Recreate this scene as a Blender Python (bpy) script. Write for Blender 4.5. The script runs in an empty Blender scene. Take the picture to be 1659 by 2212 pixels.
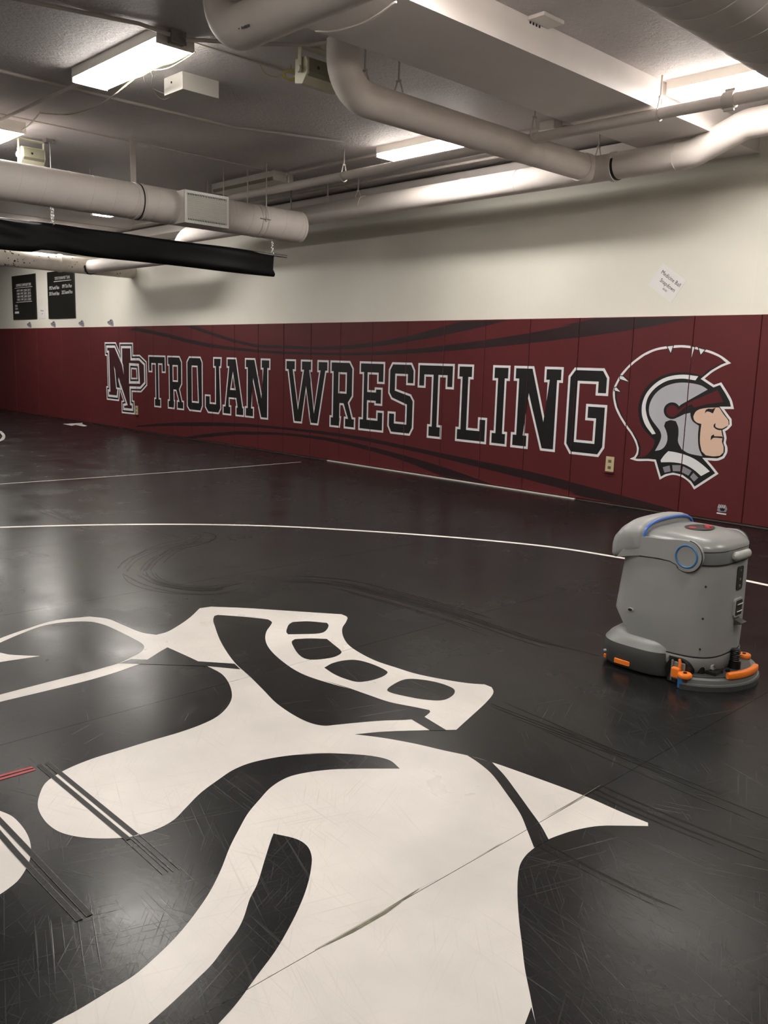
import bpy, bmesh, math, random, json
from mathutils import Vector, Matrix
from mathutils.geometry import tessellate_polygon
random.seed(7)
SC = bpy.context.scene; COL = SC.collection
PI = math.pi

# ------------------------------------------------------------ camera
CAMZ = 1.34
YAW, PITCH, ROLL, FPX = -0.802895, -0.171326, 0.028894, 1873.0
cam = bpy.data.objects.new('camera', bpy.data.cameras.new('camera')); COL.objects.link(cam)
_f = Vector((math.sin(YAW)*math.cos(PITCH), math.cos(YAW)*math.cos(PITCH), math.sin(PITCH)))
_r = Vector((math.cos(YAW), -math.sin(YAW), 0)); _u = _r.cross(_f)
_r2 = math.cos(ROLL)*_r + math.sin(ROLL)*_u; _u2 = -math.sin(ROLL)*_r + math.cos(ROLL)*_u
cam.matrix_world = Matrix(((_r2.x, _u2.x, -_f.x, 0), (_r2.y, _u2.y, -_f.y, 0), (_r2.z, _u2.z, -_f.z, CAMZ), (0, 0, 0, 1)))
cam.data.sensor_fit = 'VERTICAL'; cam.data.sensor_height = 36.0; cam.data.lens = FPX/2212*36.0
cam.data.clip_start = .05
SC.camera = cam

# ------------------------------------------------------------ light and exposure
SC.view_settings.view_transform = 'Standard'; SC.view_settings.look = 'None'
SC.view_settings.gamma = 1.0; SC.view_settings.use_curve_mapping = False
SC.view_settings.exposure = 2.22
LAMP = 11.0                     # radiance of a fluorescent lens
world = bpy.data.worlds.new('world'); SC.world = world; world.use_nodes = True
world.node_tree.nodes['Background'].inputs[0].default_value = (.9, .85, .78, 1)
world.node_tree.nodes['Background'].inputs[1].default_value = 0.0

DATA = json.loads('''{"floor":{"silhouette":[[-3.752,0.8],[-3.917,1.095],[-4.032,1.36],[-4.076,1.436],[-4.144,1.59],[-4.193,1.755],[-4.152,1.914],[-4.06,1.967],[-3.894,1.98],[-3.739,1.994],[-3.671,2.029],[-3.678,2.088],[-3.736,2.19],[-3.818,2.304],[-3.935,2.437],[-3.924,2.5],[-3.787,2.632],[-3.594,2.788],[-3.375,2.965],[-3.319,2.955],[-3.255,2.891],[-3.192,2.812],[-3.092,2.728],[-2.969,2.657],[-2.849,2.622],[-2.721,2.605],[-2.598,2.615],[-2.495,2.627],[-2.371,2.669],[-2.271,2.718],[-2.214,2.763],[-2.175,2.761],[-2.137,2.727],[-2.099,2.655],[-1.984,2.322],[-2.079,2.199],[-2.152,2.094],[-2.197,2.006],[-2.116,2.06],[-2.0,2.118],[-1.893,2.158],[-1.817,2.19],[-1.727,2.215],[-1.584,2.236],[-1.384,2.257],[-1.252,2.257],[-1.164,2.262],[-1.154,2.245],[-1.209,2.185],[-1.253,2.131],[-1.285,2.059],[-1.298,2.009],[-1.307,1.957],[-1.309,1.892],[-1.308,1.898],[-1.3,1.843],[-1.282,1.792],[-1.248,1.738],[-1.203,1.678],[-1.134,1.595],[-1.08,1.535],[-1.02,1.468],[-0.966,1.414],[-0.903,1.351],[-0.851,1.304],[-0.824,1.29],[-1.535,0.462],[-1.561,0.616],[-1.563,0.67],[-1.571,0.739],[-1.58,0.805],[-1.603,0.872],[-1.638,0.95],[-1.683,1.026],[-1.731,1.095],[-1.795,1.17],[-1.87,1.248],[-1.931,1.32],[-1.987,1.39],[-2.031,1.462],[-2.076,1.546],[-2.092,1.621],[-2.079,1.684],[-2.043,1.76],[-1.99,1.832],[-1.964,1.863],[-1.898,1.941],[-1.963,1.958],[-2.015,1.942],[-2.08,1.894],[-2.153,1.821],[-2.201,1.759],[-2.136,1.838],[-2.173,1.789],[-2.213,1.723],[-2.241,1.649],[-2.255,1.577],[-2.248,1.51],[-2.224,1.443],[-2.186,1.352],[-2.134,1.266],[-2.099,1.208],[-2.086,1.157],[-2.087,1.101],[-2.103,1.055],[-2.143,1.001],[-2.192,0.958],[-2.247,0.931],[-2.312,0.923],[-2.388,0.931],[-2.443,0.947],[-2.505,0.98],[-2.557,1.019],[-2.59,1.073],[-2.61,1.134],[-2.621,1.209],[-2.621,1.306],[-2.621,1.424],[-2.618,1.53],[-2.626,1.627],[-2.649,1.71],[-2.697,1.786],[-2.76,1.851],[-2.829,1.898],[-2.933,1.949],[-3.028,1.978],[-3.14,1.982],[-3.216,1.984],[-3.381,1.98],[-3.473,1.976],[-3.445,1.925],[-3.386,1.831],[-3.355,1.776],[-3.341,1.726],[-3.321,1.643],[-3.306,1.516],[-3.302,1.326],[-3.303,1.152],[-3.297,1.1],[-3.251,0.896],[-3.126,0.678]],"blob":[[-3.671,0.843],[-3.843,1.073],[-3.963,1.335],[-4.011,1.412],[-4.089,1.546],[-4.144,1.678],[-4.13,1.786],[-4.069,1.875],[-3.986,1.906],[-3.838,1.916],[-3.682,1.916],[-3.581,1.909],[-3.535,1.89],[-3.488,1.848],[-3.453,1.785],[-3.439,1.756],[-3.416,1.701],[-3.406,1.634],[-3.397,1.558],[-3.392,1.411],[-3.377,1.18],[-3.373,1.127],[-3.335,0.921],[-3.22,0.743]],"tail":[[-3.547,0.834],[-3.665,1.02],[-3.748,1.259],[-3.748,1.316],[-3.731,1.406],[-3.717,1.479],[-3.774,1.423],[-3.823,1.382],[-3.871,1.361],[-3.929,1.323],[-3.843,1.073],[-3.671,0.843]],"strip":[[-3.429,1.772],[-3.218,1.985],[-3.092,2.09],[-3.017,2.07],[-3.14,1.982],[-3.273,1.85],[-3.416,1.701]],"crescent":[[-3.764,2.419],[-3.77,2.443],[-3.65,2.537],[-3.542,2.602],[-3.492,2.59],[-3.45,2.551],[-3.387,2.481],[-3.306,2.413],[-3.219,2.359],[-3.112,2.312],[-2.971,2.27],[-2.844,2.246],[-2.757,2.245],[-2.64,2.264],[-2.539,2.288],[-2.698,2.263],[-2.565,2.288],[-2.439,2.302],[-2.334,2.316],[-2.233,2.357],[-2.176,2.379],[-2.162,2.369],[-2.141,2.314],[-2.157,2.261],[-2.224,2.162],[-2.275,2.068],[-2.306,2.005],[-2.325,1.97],[-2.369,1.948],[-2.455,1.942],[-2.609,1.962],[-2.757,2.005],[-2.917,2.051],[-3.079,2.092],[-3.228,2.145],[-3.413,2.224],[-3.591,2.313],[-3.71,2.377]],"cell1":[[-3.406,2.636],[-3.426,2.674],[-3.388,2.742],[-3.304,2.803],[-3.266,2.782],[-3.199,2.7],[-3.194,2.659],[-3.235,2.59],[-3.278,2.531],[-3.309,2.545],[-3.352,2.58]],"cell2":[[-3.179,2.478],[-3.198,2.511],[-3.161,2.574],[-3.103,2.634],[-3.03,2.609],[-2.921,2.569],[-2.898,2.546],[-2.881,2.482],[-2.916,2.39],[-2.948,2.375],[-3.001,2.384],[-3.107,2.433]],"cell3":[[-2.802,2.366],[-2.823,2.433],[-2.818,2.496],[-2.79,2.541],[-2.719,2.561],[-2.609,2.555],[-2.582,2.543],[-2.561,2.503],[-2.556,2.423],[-2.579,2.365],[-2.634,2.349],[-2.707,2.347]],"cell4":[[-2.434,2.398],[-2.465,2.471],[-2.472,2.546],[-2.441,2.585],[-2.356,2.624],[-2.271,2.624],[-2.24,2.601],[-2.215,2.554],[-2.211,2.494],[-2.256,2.447],[-2.335,2.409],[-2.409,2.389]],"gap":[[-2.16,2.261],[-2.142,2.316],[-2.005,2.29],[-2.043,2.242]],"strap":[[-1.817,2.19],[-1.727,2.215],[-1.639,2.172],[-1.532,2.107],[-1.446,2.053],[-1.367,2.003],[-1.305,1.956],[-1.308,1.89],[-1.378,1.951],[-1.448,2.01],[-1.556,2.079],[-1.679,2.15],[-1.764,2.179]],"hook":[[-1.847,1.381],[-1.78,1.413],[-1.734,1.413],[-1.687,1.391],[-1.639,1.35],[-1.584,1.292],[-1.531,1.225],[-1.481,1.152],[-1.438,1.081],[-1.4,1.003],[-1.361,0.925],[-1.338,0.865],[-1.322,0.814],[-1.419,0.706],[-1.432,0.759],[-1.454,0.831],[-1.478,0.899],[-1.498,0.952],[-1.529,1.008],[-1.555,1.056],[-1.586,1.097],[-1.641,1.155],[-1.676,1.201],[-1.754,1.282],[-1.827,1.358]],"wedge":[[-0.938,1.382],[-0.9,1.348],[-0.851,1.304],[-0.893,1.266],[-0.918,1.334]],"lobe":[[-2.867,0.531],[-2.753,0.684],[-2.645,0.778],[-2.53,0.829],[-2.475,0.848],[-2.426,0.862],[-2.366,0.864],[-2.3,0.858],[-2.237,0.843],[-2.183,0.821],[-2.138,0.793],[-2.094,0.753],[-2.076,0.723],[-2.065,0.697],[-2.056,0.662],[-2.056,0.589],[-2.063,0.493],[-2.111,0.367]],"digit":[[-15.462,5.493],[-15.17,5.513],[-14.678,5.393],[-14.144,5.218],[-13.625,5.001],[-13.379,4.855],[-13.202,4.681]],"digit_hole":[[-14.886,5.287],[-14.793,5.374],[-14.163,5.178],[-13.648,4.954],[-13.577,4.816]],"dash":[[-16.188,7.054],[-16.348,7.527],[-16.06,7.378],[-15.576,7.258],[-15.489,7.154],[-15.878,7.161],[-15.736,7.024]]},"lines":{"tape_a":[[-2.69,1.052],[-2.087,1.056]],"tape_b":[[-2.688,1.079],[-2.095,1.083]],"tape_a2":[[-2.087,1.056],[-1.878,1.052]],"tape_b2":[[-2.094,1.083],[-1.868,1.079]],"tape_c":[[-2.524,0.827],[-2.207,0.827],[-1.839,0.826]],"tape_d":[[-2.452,0.802],[-2.163,0.797],[-1.838,0.8]],"red_a":[[-2.695,0.915],[-2.688,1.03]],"red_b":[[-2.672,0.907],[-2.667,1.031]],"circle":[[-6.847,2.248],[-6.767,2.425],[-6.468,3.032],[-6.08,3.636],[-5.587,4.197],[-4.981,4.664],[-4.357,5.074],[-3.711,5.394],[-3.238,5.466],[-2.74,5.539],[-2.291,5.542],[-2.171,5.534],[-1.994,5.531]],"far_line":[[-9.029,3.256],[-8.98,4.387],[-8.956,5.753],[-9.015,7.146]],"crack1":[[-1.381,1.153],[-1.376,1.262],[-1.376,1.369],[-1.387,1.504]],"crack2":[[-1.38,1.681],[-1.38,1.766],[-1.383,1.842]],"crack3":[[-1.386,2.057],[-1.384,2.174],[-1.388,2.358]],"crack4":[[-1.387,1.504],[-1.382,1.569]],"crack5":[[-1.382,1.016],[-1.379,1.049]],"track1":[[-4.25,3.091],[-3.933,3.395],[-3.572,3.442],[-3.218,3.46],[-2.881,3.461],[-2.47,3.417],[-2.096,3.449]],"track2":[[-2.06,2.572],[-1.833,2.569],[-1.54,2.581],[-1.31,2.582]],"track3":[[-2.107,2.642],[-1.747,2.615],[-1.34,2.574],[-0.931,2.563]],"track4":[[-1.438,2.333],[-1.196,2.319],[-0.835,2.333]],"track5":[[-1.335,1.919],[-1.032,1.912],[-0.849,1.931]],"arc1":[[-4.865,2.588],[-5.137,2.808],[-5.405,3.114],[-5.43,3.377]],"arc2":[[-4.939,2.49],[-5.215,2.703],[-5.394,2.988],[-5.434,3.295],[-5.576,3.49],[-5.713,3.465]],"arc3":[[-4.88,2.46],[-4.561,2.425],[-4.267,2.486],[-4.088,2.672],[-4.159,2.949]],"arc4":[[-4.929,2.613],[-4.623,2.491],[-4.363,2.542],[-4.198,2.71],[-4.211,2.93]],"scuff1":[[-6.175,3.249],[-5.614,3.277]],"scuff2":[[-8.141,3.161],[-6.664,3.022]],"scuff3":[[-7.44,2.948],[-6.454,2.945]]},"glyph":{"T":[[[-7.319,1.34],[-6.737,1.34],[-6.737,1.049],[-6.867,1.049],[-6.867,1.182],[-6.96,1.182],[-6.96,0.624],[-6.905,0.624],[-6.905,0.46],[-7.139,0.46],[-7.139,0.624],[-7.09,0.624],[-7.09,1.182],[-7.187,1.182],[-7.187,1.049],[-7.319,1.049]]],"R":[[[-8.944,1.34],[-8.549,1.34],[-8.476,1.247],[-8.476,0.884],[-8.549,0.797],[-8.476,0.616],[-8.425,0.616],[-8.425,0.46],[-8.652,0.46],[-8.652,0.616],[-8.608,0.616],[-8.679,0.762],[-8.727,0.762],[-8.727,0.616],[-8.705,0.616],[-8.727,0.46],[-8.944,0.46],[-8.944,0.616],[-8.901,0.616],[-8.901,1.174],[-8.944,1.174]],[[-8.749,1.165],[-8.633,1.165],[-8.633,0.941],[-8.749,0.941]]],"E":[[[-8.364,1.34],[-7.893,1.34],[-7.893,1.067],[-8.031,1.067],[-8.031,1.179],[-8.183,1.179],[-8.183,0.982],[-8.071,0.982],[-8.071,1.021],[-7.925,1.021],[-7.925,0.794],[-8.071,0.794],[-8.071,0.826],[-8.183,0.826],[-8.183,0.629],[-8.031,0.629],[-8.031,0.733],[-7.893,0.733],[-7.893,0.46],[-8.364,0.46],[-8.364,0.629],[-8.303,0.629],[-8.303,1.179],[-8.364,1.179]]],"S":[[[-7.766,1.34],[-7.425,1.34],[-7.367,1.25],[-7.367,1.07],[-7.515,1.07],[-7.515,1.177],[-7.681,1.177],[-7.681,1.016],[-7.425,0.961],[-7.367,0.886],[-7.367,0.554],[-7.425,0.46],[-7.766,0.46],[-7.824,0.554],[-7.824,0.736],[-7.681,0.736],[-7.681,0.617],[-7.515,0.617],[-7.515,0.816],[-7.766,0.886],[-7.824,0.961],[-7.824,1.25]]],"L":[[[-6.687,1.34],[-6.447,1.34],[-6.447,1.174],[-6.498,1.174],[-6.498,0.626],[-6.354,0.626],[-6.354,0.756],[-6.221,0.756],[-6.221,0.46],[-6.687,0.46],[-6.687,0.626],[-6.637,0.626],[-6.637,1.174],[-6.687,1.174]]],"I":[[[-6.172,1.34],[-5.931,1.34],[-5.931,1.174],[-5.976,1.174],[-5.976,0.622],[-5.931,0.622],[-5.931,0.46],[-6.172,0.46],[-6.172,0.622],[-6.12,0.622],[-6.12,1.174],[-6.172,1.174]]],"N":[[[-5.879,1.34],[-5.617,1.34],[-5.434,0.769],[-5.434,1.179],[-5.479,1.179],[-5.479,1.34],[-5.243,1.34],[-5.243,1.179],[-5.29,1.179],[-5.29,0.46],[-5.479,0.46],[-5.692,1.048],[-5.692,0.627],[-5.642,0.627],[-5.642,0.46],[-5.879,0.46],[-5.879,0.627],[-5.831,0.627],[-5.831,1.179],[-5.879,1.179]]],"W":[[[-9.924,1.34],[-9.684,1.34],[-9.684,1.177],[-9.725,1.177],[-9.629,0.713],[-9.534,1.177],[-9.575,1.177],[-9.575,1.34],[-9.324,1.34],[-9.324,1.177],[-9.358,1.177],[-9.275,0.682],[-9.178,1.177],[-9.216,1.177],[-9.216,1.34],[-8.98,1.34],[-8.98,1.177],[-9.026,1.177],[-9.178,0.46],[-9.358,0.46],[-9.453,0.918],[-9.534,0.46],[-9.725,0.46],[-9.872,1.177],[-9.924,1.177]]],"G":[[[-5.109,1.34],[-4.764,1.34],[-4.702,1.251],[-4.702,1.07],[-4.846,1.07],[-4.846,1.182],[-5.039,1.182],[-5.039,0.613],[-4.846,0.613],[-4.846,0.817],[-4.947,0.817],[-4.947,0.982],[-4.702,0.982],[-4.702,0.556],[-4.764,0.46],[-5.109,0.46],[-5.18,0.556],[-5.18,1.251]]],"O":[[[-12.483,1.34],[-12.139,1.34],[-12.078,1.253],[-12.078,0.557],[-12.139,0.46],[-12.483,0.46],[-12.561,0.528],[-12.561,1.253]],[[-12.386,1.17],[-12.252,1.17],[-12.222,0.627],[-12.386,0.627]]],"J":[[[-11.774,1.34],[-11.531,1.34],[-11.549,1.175],[-11.581,1.175],[-11.549,0.549],[-11.619,0.46],[-11.931,0.46],[-12.019,0.549],[-12.019,0.752],[-11.852,0.752],[-11.852,0.635],[-11.724,0.635],[-11.724,1.175],[-11.774,1.175]]],"A":[[[-11.4,1.34],[-11.137,1.34],[-10.96,0.617],[-10.932,0.617],[-10.932,0.46],[-11.162,0.46],[-11.162,0.617],[-11.137,0.617],[-11.162,0.712],[-11.318,0.712],[-11.318,0.617],[-11.276,0.617],[-11.276,0.46],[-11.514,0.46],[-11.514,0.617],[-11.455,0.617],[-11.356,1.182],[-11.4,1.182]],[[-11.23,1.064],[-11.186,0.878],[-11.274,0.878]]]},"off":{"T":-13.807,"R":-13.169,"N":-10.915},"wall":{"np_outer":[[-15.423,1.552],[-14.985,1.554],[-14.841,1.377],[-14.85,1.548],[-14.34,1.55],[-14.341,1.338],[-14.108,1.342],[-13.864,1.229],[-13.859,0.817],[-14.079,0.69],[-14.399,0.682],[-14.397,0.536],[-14.332,0.529],[-14.321,0.286],[-14.814,0.281],[-14.817,0.504],[-14.749,0.514],[-14.862,0.683],[-14.912,0.493],[-15.393,0.496],[-15.403,0.746],[-15.341,0.748],[-15.348,1.303],[-15.418,1.306]],"np_hole":[[-14.394,1.085],[-14.236,1.083],[-14.225,0.94],[-14.401,0.935]],"np_tri":[[-15.043,1.132],[-14.855,0.736],[-14.981,0.741],[-15.008,0.932]],"np_tri2":[[-14.841,1.377],[-14.719,1.15],[-14.7,0.983],[-14.763,1.149]],"head":[[-4.412,0.478],[-4.365,0.503],[-4.346,0.538],[-4.343,0.586],[-4.371,0.651],[-4.422,0.722],[-4.489,0.791],[-4.558,0.875],[-4.612,0.96],[-4.642,1.047],[-4.651,1.108],[-4.643,1.162],[-4.618,1.217],[-4.585,1.279],[-4.515,1.361],[-4.445,1.422],[-4.347,1.489],[-4.235,1.536],[-4.11,1.56],[-3.972,1.57],[-3.862,1.56],[-3.767,1.54],[-3.673,1.516],[-3.579,1.475],[-3.49,1.416],[-3.57,1.383],[-3.655,1.332],[-3.722,1.274],[-3.629,1.222],[-3.563,1.246],[-3.496,1.159],[-3.452,1.094],[-3.425,1.018],[-3.514,1.013],[-3.471,0.964],[-3.438,0.929],[-3.43,0.874],[-3.462,0.834],[-3.486,0.818],[-3.467,0.759],[-3.469,0.715],[-3.452,0.68],[-3.448,0.63],[-3.471,0.578],[-3.527,0.549],[-3.625,0.543],[-3.574,0.497],[-3.509,0.432],[-3.726,0.261],[-3.779,0.32],[-3.859,0.363],[-3.945,0.373],[-4.014,0.352],[-4.078,0.311],[-4.148,0.477],[-4.214,0.477],[-4.332,0.465]],"crest":[[-4.347,0.498],[-4.304,0.522],[-4.302,0.597],[-4.325,0.648],[-4.385,0.724],[-4.468,0.809],[-4.537,0.903],[-4.589,1.002],[-4.61,1.089],[-4.606,1.164],[-4.581,1.232],[-4.54,1.294],[-4.491,1.348],[-4.422,1.409],[-4.331,1.47],[-4.226,1.517],[-4.101,1.537],[-3.956,1.547],[-3.86,1.539],[-3.765,1.519],[-3.684,1.498],[-3.59,1.46],[-3.548,1.427],[-3.609,1.395],[-3.696,1.349],[-3.75,1.296],[-3.867,1.322],[-3.976,1.323],[-4.073,1.307],[-4.169,1.272],[-4.25,1.217],[-4.31,1.149],[-4.347,1.068],[-4.361,0.974],[-4.347,0.895],[-4.318,0.817],[-4.253,0.748],[-4.158,0.676],[-4.174,0.608],[-4.233,0.529],[-4.29,0.503]],"band":[[-3.783,1.293],[-3.933,1.303],[-4.07,1.282],[-4.166,1.24],[-4.246,1.172],[-4.298,1.097],[-4.324,1.003],[-4.316,0.91],[-4.274,0.82],[-4.193,0.733],[-4.157,0.742],[-4.232,0.843],[-4.267,0.913],[-4.284,0.992],[-4.267,1.079],[-4.216,1.153],[-4.149,1.208],[-4.067,1.247],[-3.93,1.267],[-3.807,1.255]],"helmet":[[-3.682,1.178],[-3.749,1.211],[-3.858,1.229],[-3.968,1.228],[-4.063,1.205],[-4.144,1.163],[-4.21,1.095],[-4.246,1.007],[-4.242,0.928],[-4.204,0.865],[-4.156,0.815],[-4.116,0.772],[-4.098,0.727],[-4.107,0.674],[-4.15,0.58],[-4.093,0.596],[-4.053,0.632],[-4.033,0.693],[-4.044,0.758],[-4.078,0.821],[-4.067,0.861],[-4.019,0.88],[-3.963,0.874],[-3.934,0.818],[-3.926,0.754],[-3.925,0.689],[-3.884,0.621],[-3.812,0.589],[-3.675,0.574],[-3.715,0.643],[-3.735,0.756],[-3.734,0.848],[-3.799,0.886],[-3.823,0.929],[-3.829,0.967],[-3.886,0.944],[-3.926,0.999],[-3.932,1.027]],"bar":[[-3.941,1.018],[-3.682,1.178],[-3.579,1.22],[-3.457,1.045],[-3.574,1.029],[-3.683,1.013],[-3.8,0.968],[-3.886,0.944],[-3.952,0.908],[-3.982,0.931]],"ring":[[-3.926,0.974],[-3.927,0.954],[-3.933,0.934],[-3.945,0.918],[-3.961,0.904],[-3.981,0.895],[-4.002,0.891],[-4.024,0.892],[-4.045,0.899],[-4.064,0.91],[-4.079,0.925],[-4.089,0.944],[-4.094,0.964],[-4.093,0.984],[-4.086,1.003],[-4.074,1.02],[-4.057,1.033],[-4.038,1.042],[-4.016,1.046],[-3.994,1.044],[-3.974,1.038],[-3.955,1.026],[-3.941,1.011],[-3.931,0.993]],"disk":[[-3.951,0.97],[-3.951,0.955],[-3.956,0.942],[-3.964,0.93],[-3.975,0.921],[-3.989,0.915],[-4.004,0.912],[-4.019,0.913],[-4.034,0.917],[-4.047,0.925],[-4.057,0.936],[-4.065,0.949],[-4.068,0.963],[-4.067,0.977],[-4.062,0.99],[-4.054,1.002],[-4.043,1.011],[-4.029,1.017],[-4.014,1.02],[-3.999,1.019],[-3.984,1.014],[-3.971,1.007],[-3.961,0.996],[-3.954,0.983]],"visor":[[-3.588,1.177],[-3.522,1.072],[-3.667,1.048],[-3.796,1.007],[-3.822,1.037],[-3.878,1.008],[-3.961,0.933],[-3.984,0.957],[-3.932,0.989],[-3.855,1.052]],"face":[[-3.796,0.928],[-3.779,0.97],[-3.748,0.994],[-3.67,1.014],[-3.56,1.024],[-3.509,0.961],[-3.466,0.915],[-3.458,0.872],[-3.498,0.848],[-3.522,0.83],[-3.512,0.793],[-3.502,0.763],[-3.505,0.725],[-3.485,0.677],[-3.482,0.627],[-3.512,0.595],[-3.569,0.584],[-3.642,0.586],[-3.686,0.62],[-3.709,0.695],[-3.715,0.784],[-3.712,0.866],[-3.757,0.876],[-3.786,0.899]],"brow":[[-3.688,0.963],[-3.682,0.994],[-3.657,1.008],[-3.624,1.007],[-3.592,1.021],[-3.613,0.967],[-3.647,0.98],[-3.671,0.982]],"nose":[[-3.579,0.884],[-3.594,0.868],[-3.595,0.849],[-3.574,0.832],[-3.528,0.823],[-3.494,0.844],[-3.523,0.838],[-3.562,0.842],[-3.58,0.854]],"mouth":[[-3.61,0.726],[-3.608,0.764],[-3.586,0.781],[-3.58,0.765],[-3.507,0.769],[-3.499,0.753],[-3.586,0.75],[-3.598,0.74]],"collar":[[-4.014,0.59],[-3.936,0.586],[-3.83,0.568],[-3.739,0.538],[-3.653,0.489],[-3.592,0.445],[-3.671,0.393],[-3.743,0.441],[-3.843,0.482],[-3.955,0.49],[-4.078,0.478],[-4.084,0.497],[-4.053,0.546]],"plate0":[[-4.057,0.433],[-3.988,0.457],[-3.973,0.403],[-4.034,0.383]],"plate1":[[-3.963,0.463],[-3.877,0.472],[-3.878,0.413],[-3.951,0.408]],"plate2":[[-3.855,0.465],[-3.765,0.432],[-3.792,0.383],[-3.861,0.406]],"plate3":[[-3.747,0.415],[-3.696,0.375],[-3.733,0.334],[-3.777,0.372]],"spike0":[[-4.584,1.272],[-4.585,1.243],[-4.485,1.219],[-4.55,1.267]],"spike1":[[-4.633,1.156],[-4.634,1.129],[-4.568,1.118],[-4.613,1.157]],"spike2":[[-4.109,1.556],[-4.072,1.499],[-4.054,1.563]],"spike3":[[-3.873,1.558],[-3.866,1.452],[-3.843,1.551]],"spike4":[[-3.801,1.543],[-3.778,1.487],[-3.744,1.529]],"U1":[[[-12.288,1.822],[-11.758,1.711],[-11.156,1.6],[-10.499,1.523],[-10.108,1.538],[-9.482,1.512],[-8.751,1.529],[-8.116,1.574],[-7.533,1.647],[-6.937,1.761],[-6.686,1.816]],[[-12.622,1.826],[-11.81,1.669],[-11.156,1.559],[-10.544,1.483],[-10.108,1.494],[-9.282,1.476],[-8.532,1.491],[-8.114,1.522],[-7.53,1.581],[-6.932,1.663],[-6.331,1.756],[-6.026,1.819]]],"U2":[[[-14.211,1.815],[-13.03,1.686],[-12.402,1.598],[-11.759,1.529],[-11.156,1.491],[-10.544,1.457],[-10.107,1.45],[-9.281,1.435],[-8.18,1.453],[-7.526,1.494],[-6.926,1.546],[-6.321,1.606],[-5.697,1.684],[-5.086,1.772],[-5.354,1.751],[-5.096,1.79],[-4.88,1.827]],[[-14.48,1.77],[-13.637,1.694],[-13.031,1.626],[-12.403,1.539],[-11.76,1.472],[-10.543,1.422],[-10.107,1.412],[-9.28,1.403],[-8.179,1.418],[-7.523,1.443],[-6.922,1.478],[-6.316,1.526],[-5.689,1.579],[-5.076,1.642],[-5.092,1.636],[-4.485,1.711],[-4.184,1.76],[-3.873,1.818]]],"D1":[[[-14.282,0.089],[-13.25,0.211],[-12.313,0.291],[-11.157,0.356],[-10.536,0.372],[-10.094,0.377],[-9.337,0.389],[-8.716,0.387],[-8.139,0.373],[-7.536,0.336],[-6.917,0.299],[-6.319,0.266],[-5.718,0.232],[-5.118,0.181],[-5.114,0.175],[-4.485,0.11],[-3.872,0.044]],[[-14.283,0.066],[-13.251,0.163],[-12.314,0.225],[-11.157,0.306],[-10.536,0.332],[-10.093,0.345],[-9.336,0.351],[-8.715,0.345],[-8.137,0.326],[-7.534,0.291],[-6.914,0.245],[-6.315,0.192],[-5.711,0.142],[-4.952,0.067],[-5.113,0.05],[-4.493,0.018],[-4.026,0.015]]],"D2":[[[-12.776,-0.002],[-12.095,0.113],[-11.157,0.23],[-10.535,0.269],[-10.093,0.297],[-9.335,0.313],[-8.714,0.306],[-8.135,0.267],[-7.53,0.214],[-6.909,0.147],[-6.334,0.059],[-6.036,0.011]],[[-12.66,-0.017],[-11.772,0.095],[-11.158,0.182],[-10.535,0.223],[-10.092,0.266],[-9.334,0.275],[-8.712,0.257],[-8.133,0.213],[-7.527,0.15],[-6.843,0.022],[-6.666,-0.012]]]}}''')

# ------------------------------------------------------------ materials
def newmat(name):
    m = bpy.data.materials.new(name); m.use_nodes = True
    nt = m.node_tree; b = nt.nodes['Principled BSDF']
    return m, nt, b
def ramp(nt, fac, stops):
    r = nt.nodes.new('ShaderNodeValToRGB'); nt.links.new(fac, r.inputs[0])
    e = r.color_ramp.elements
    while len(e) < len(stops): e.new(.5)
    for i, (p, c) in enumerate(stops):
        e[i].position = p; e[i].color = (*c, 1) if len(c) == 3 else c
    return r.outputs[0]
def noise(nt, vec, scale, detail=4, rough=.55, dist=0):
    n = nt.nodes.new('ShaderNodeTexNoise'); n.inputs['Scale'].default_value = scale
    n.inputs['Detail'].default_value = detail; n.inputs['Roughness'].default_value = rough; n.inputs['Distortion'].default_value = dist
    nt.links.new(vec, n.inputs['Vector']); return n.outputs[0]
def coords(nt, scale=(1, 1, 1), rot=(0, 0, 0)):
    t = nt.nodes.new('ShaderNodeTexCoord'); mp = nt.nodes.new('ShaderNodeMapping')
    mp.inputs['Scale'].default_value = scale; mp.inputs['Rotation'].default_value = rot
    nt.links.new(t.outputs['Object'], mp.inputs[0]); return mp.outputs[0]
def bump(nt, b, h, strength=.2, dist=.01):
    n = nt.nodes.new('ShaderNodeBump'); n.inputs['Strength'].default_value = strength; n.inputs['Distance'].default_value = dist
    nt.links.new(h, n.inputs['Height']); nt.links.new(n.outputs[0], b.inputs['Normal'])
def mathn(nt, op, a, c=None, v=None):
    n = nt.nodes.new('ShaderNodeMath'); n.operation = op
    nt.links.new(a, n.inputs[0]) if hasattr(a, 'links') else setattr(n.inputs[0], 'default_value', a)
    if c is not None: nt.links.new(c, n.inputs[1])
    if v is not None: n.inputs[1].default_value = v
    return n.outputs[0]
def plain(name, col, rough=.5, metal=0, var=.08, scale=6, bmp=0, spec=.5):
    m, nt, b = newmat(name)
    v = coords(nt); n = noise(nt, v, scale)
    lo = tuple(c*(1-var) for c in col); hi = tuple(min(1, c*(1+var)) for c in col)
    nt.links.new(ramp(nt, n, [(.3, lo), (.7, hi)]), b.inputs['Base Color'])
    b.inputs['Roughness'].default_value = rough; b.inputs['Metallic'].default_value = metal
    b.inputs['Specular IOR Level'].default_value = spec
    if bmp: bump(nt, b, noise(nt, v, scale*12), bmp, .004)
    return m
def emit(name, col, st):
    m, nt, b = newmat(name)
    b.inputs['Base Color'].default_value = (*col, 1); b.inputs['Emission Color'].default_value = (*col, 1)
    b.inputs['Emission Strength'].default_value = st; b.inputs['Roughness'].default_value = .4
    return m

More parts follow.
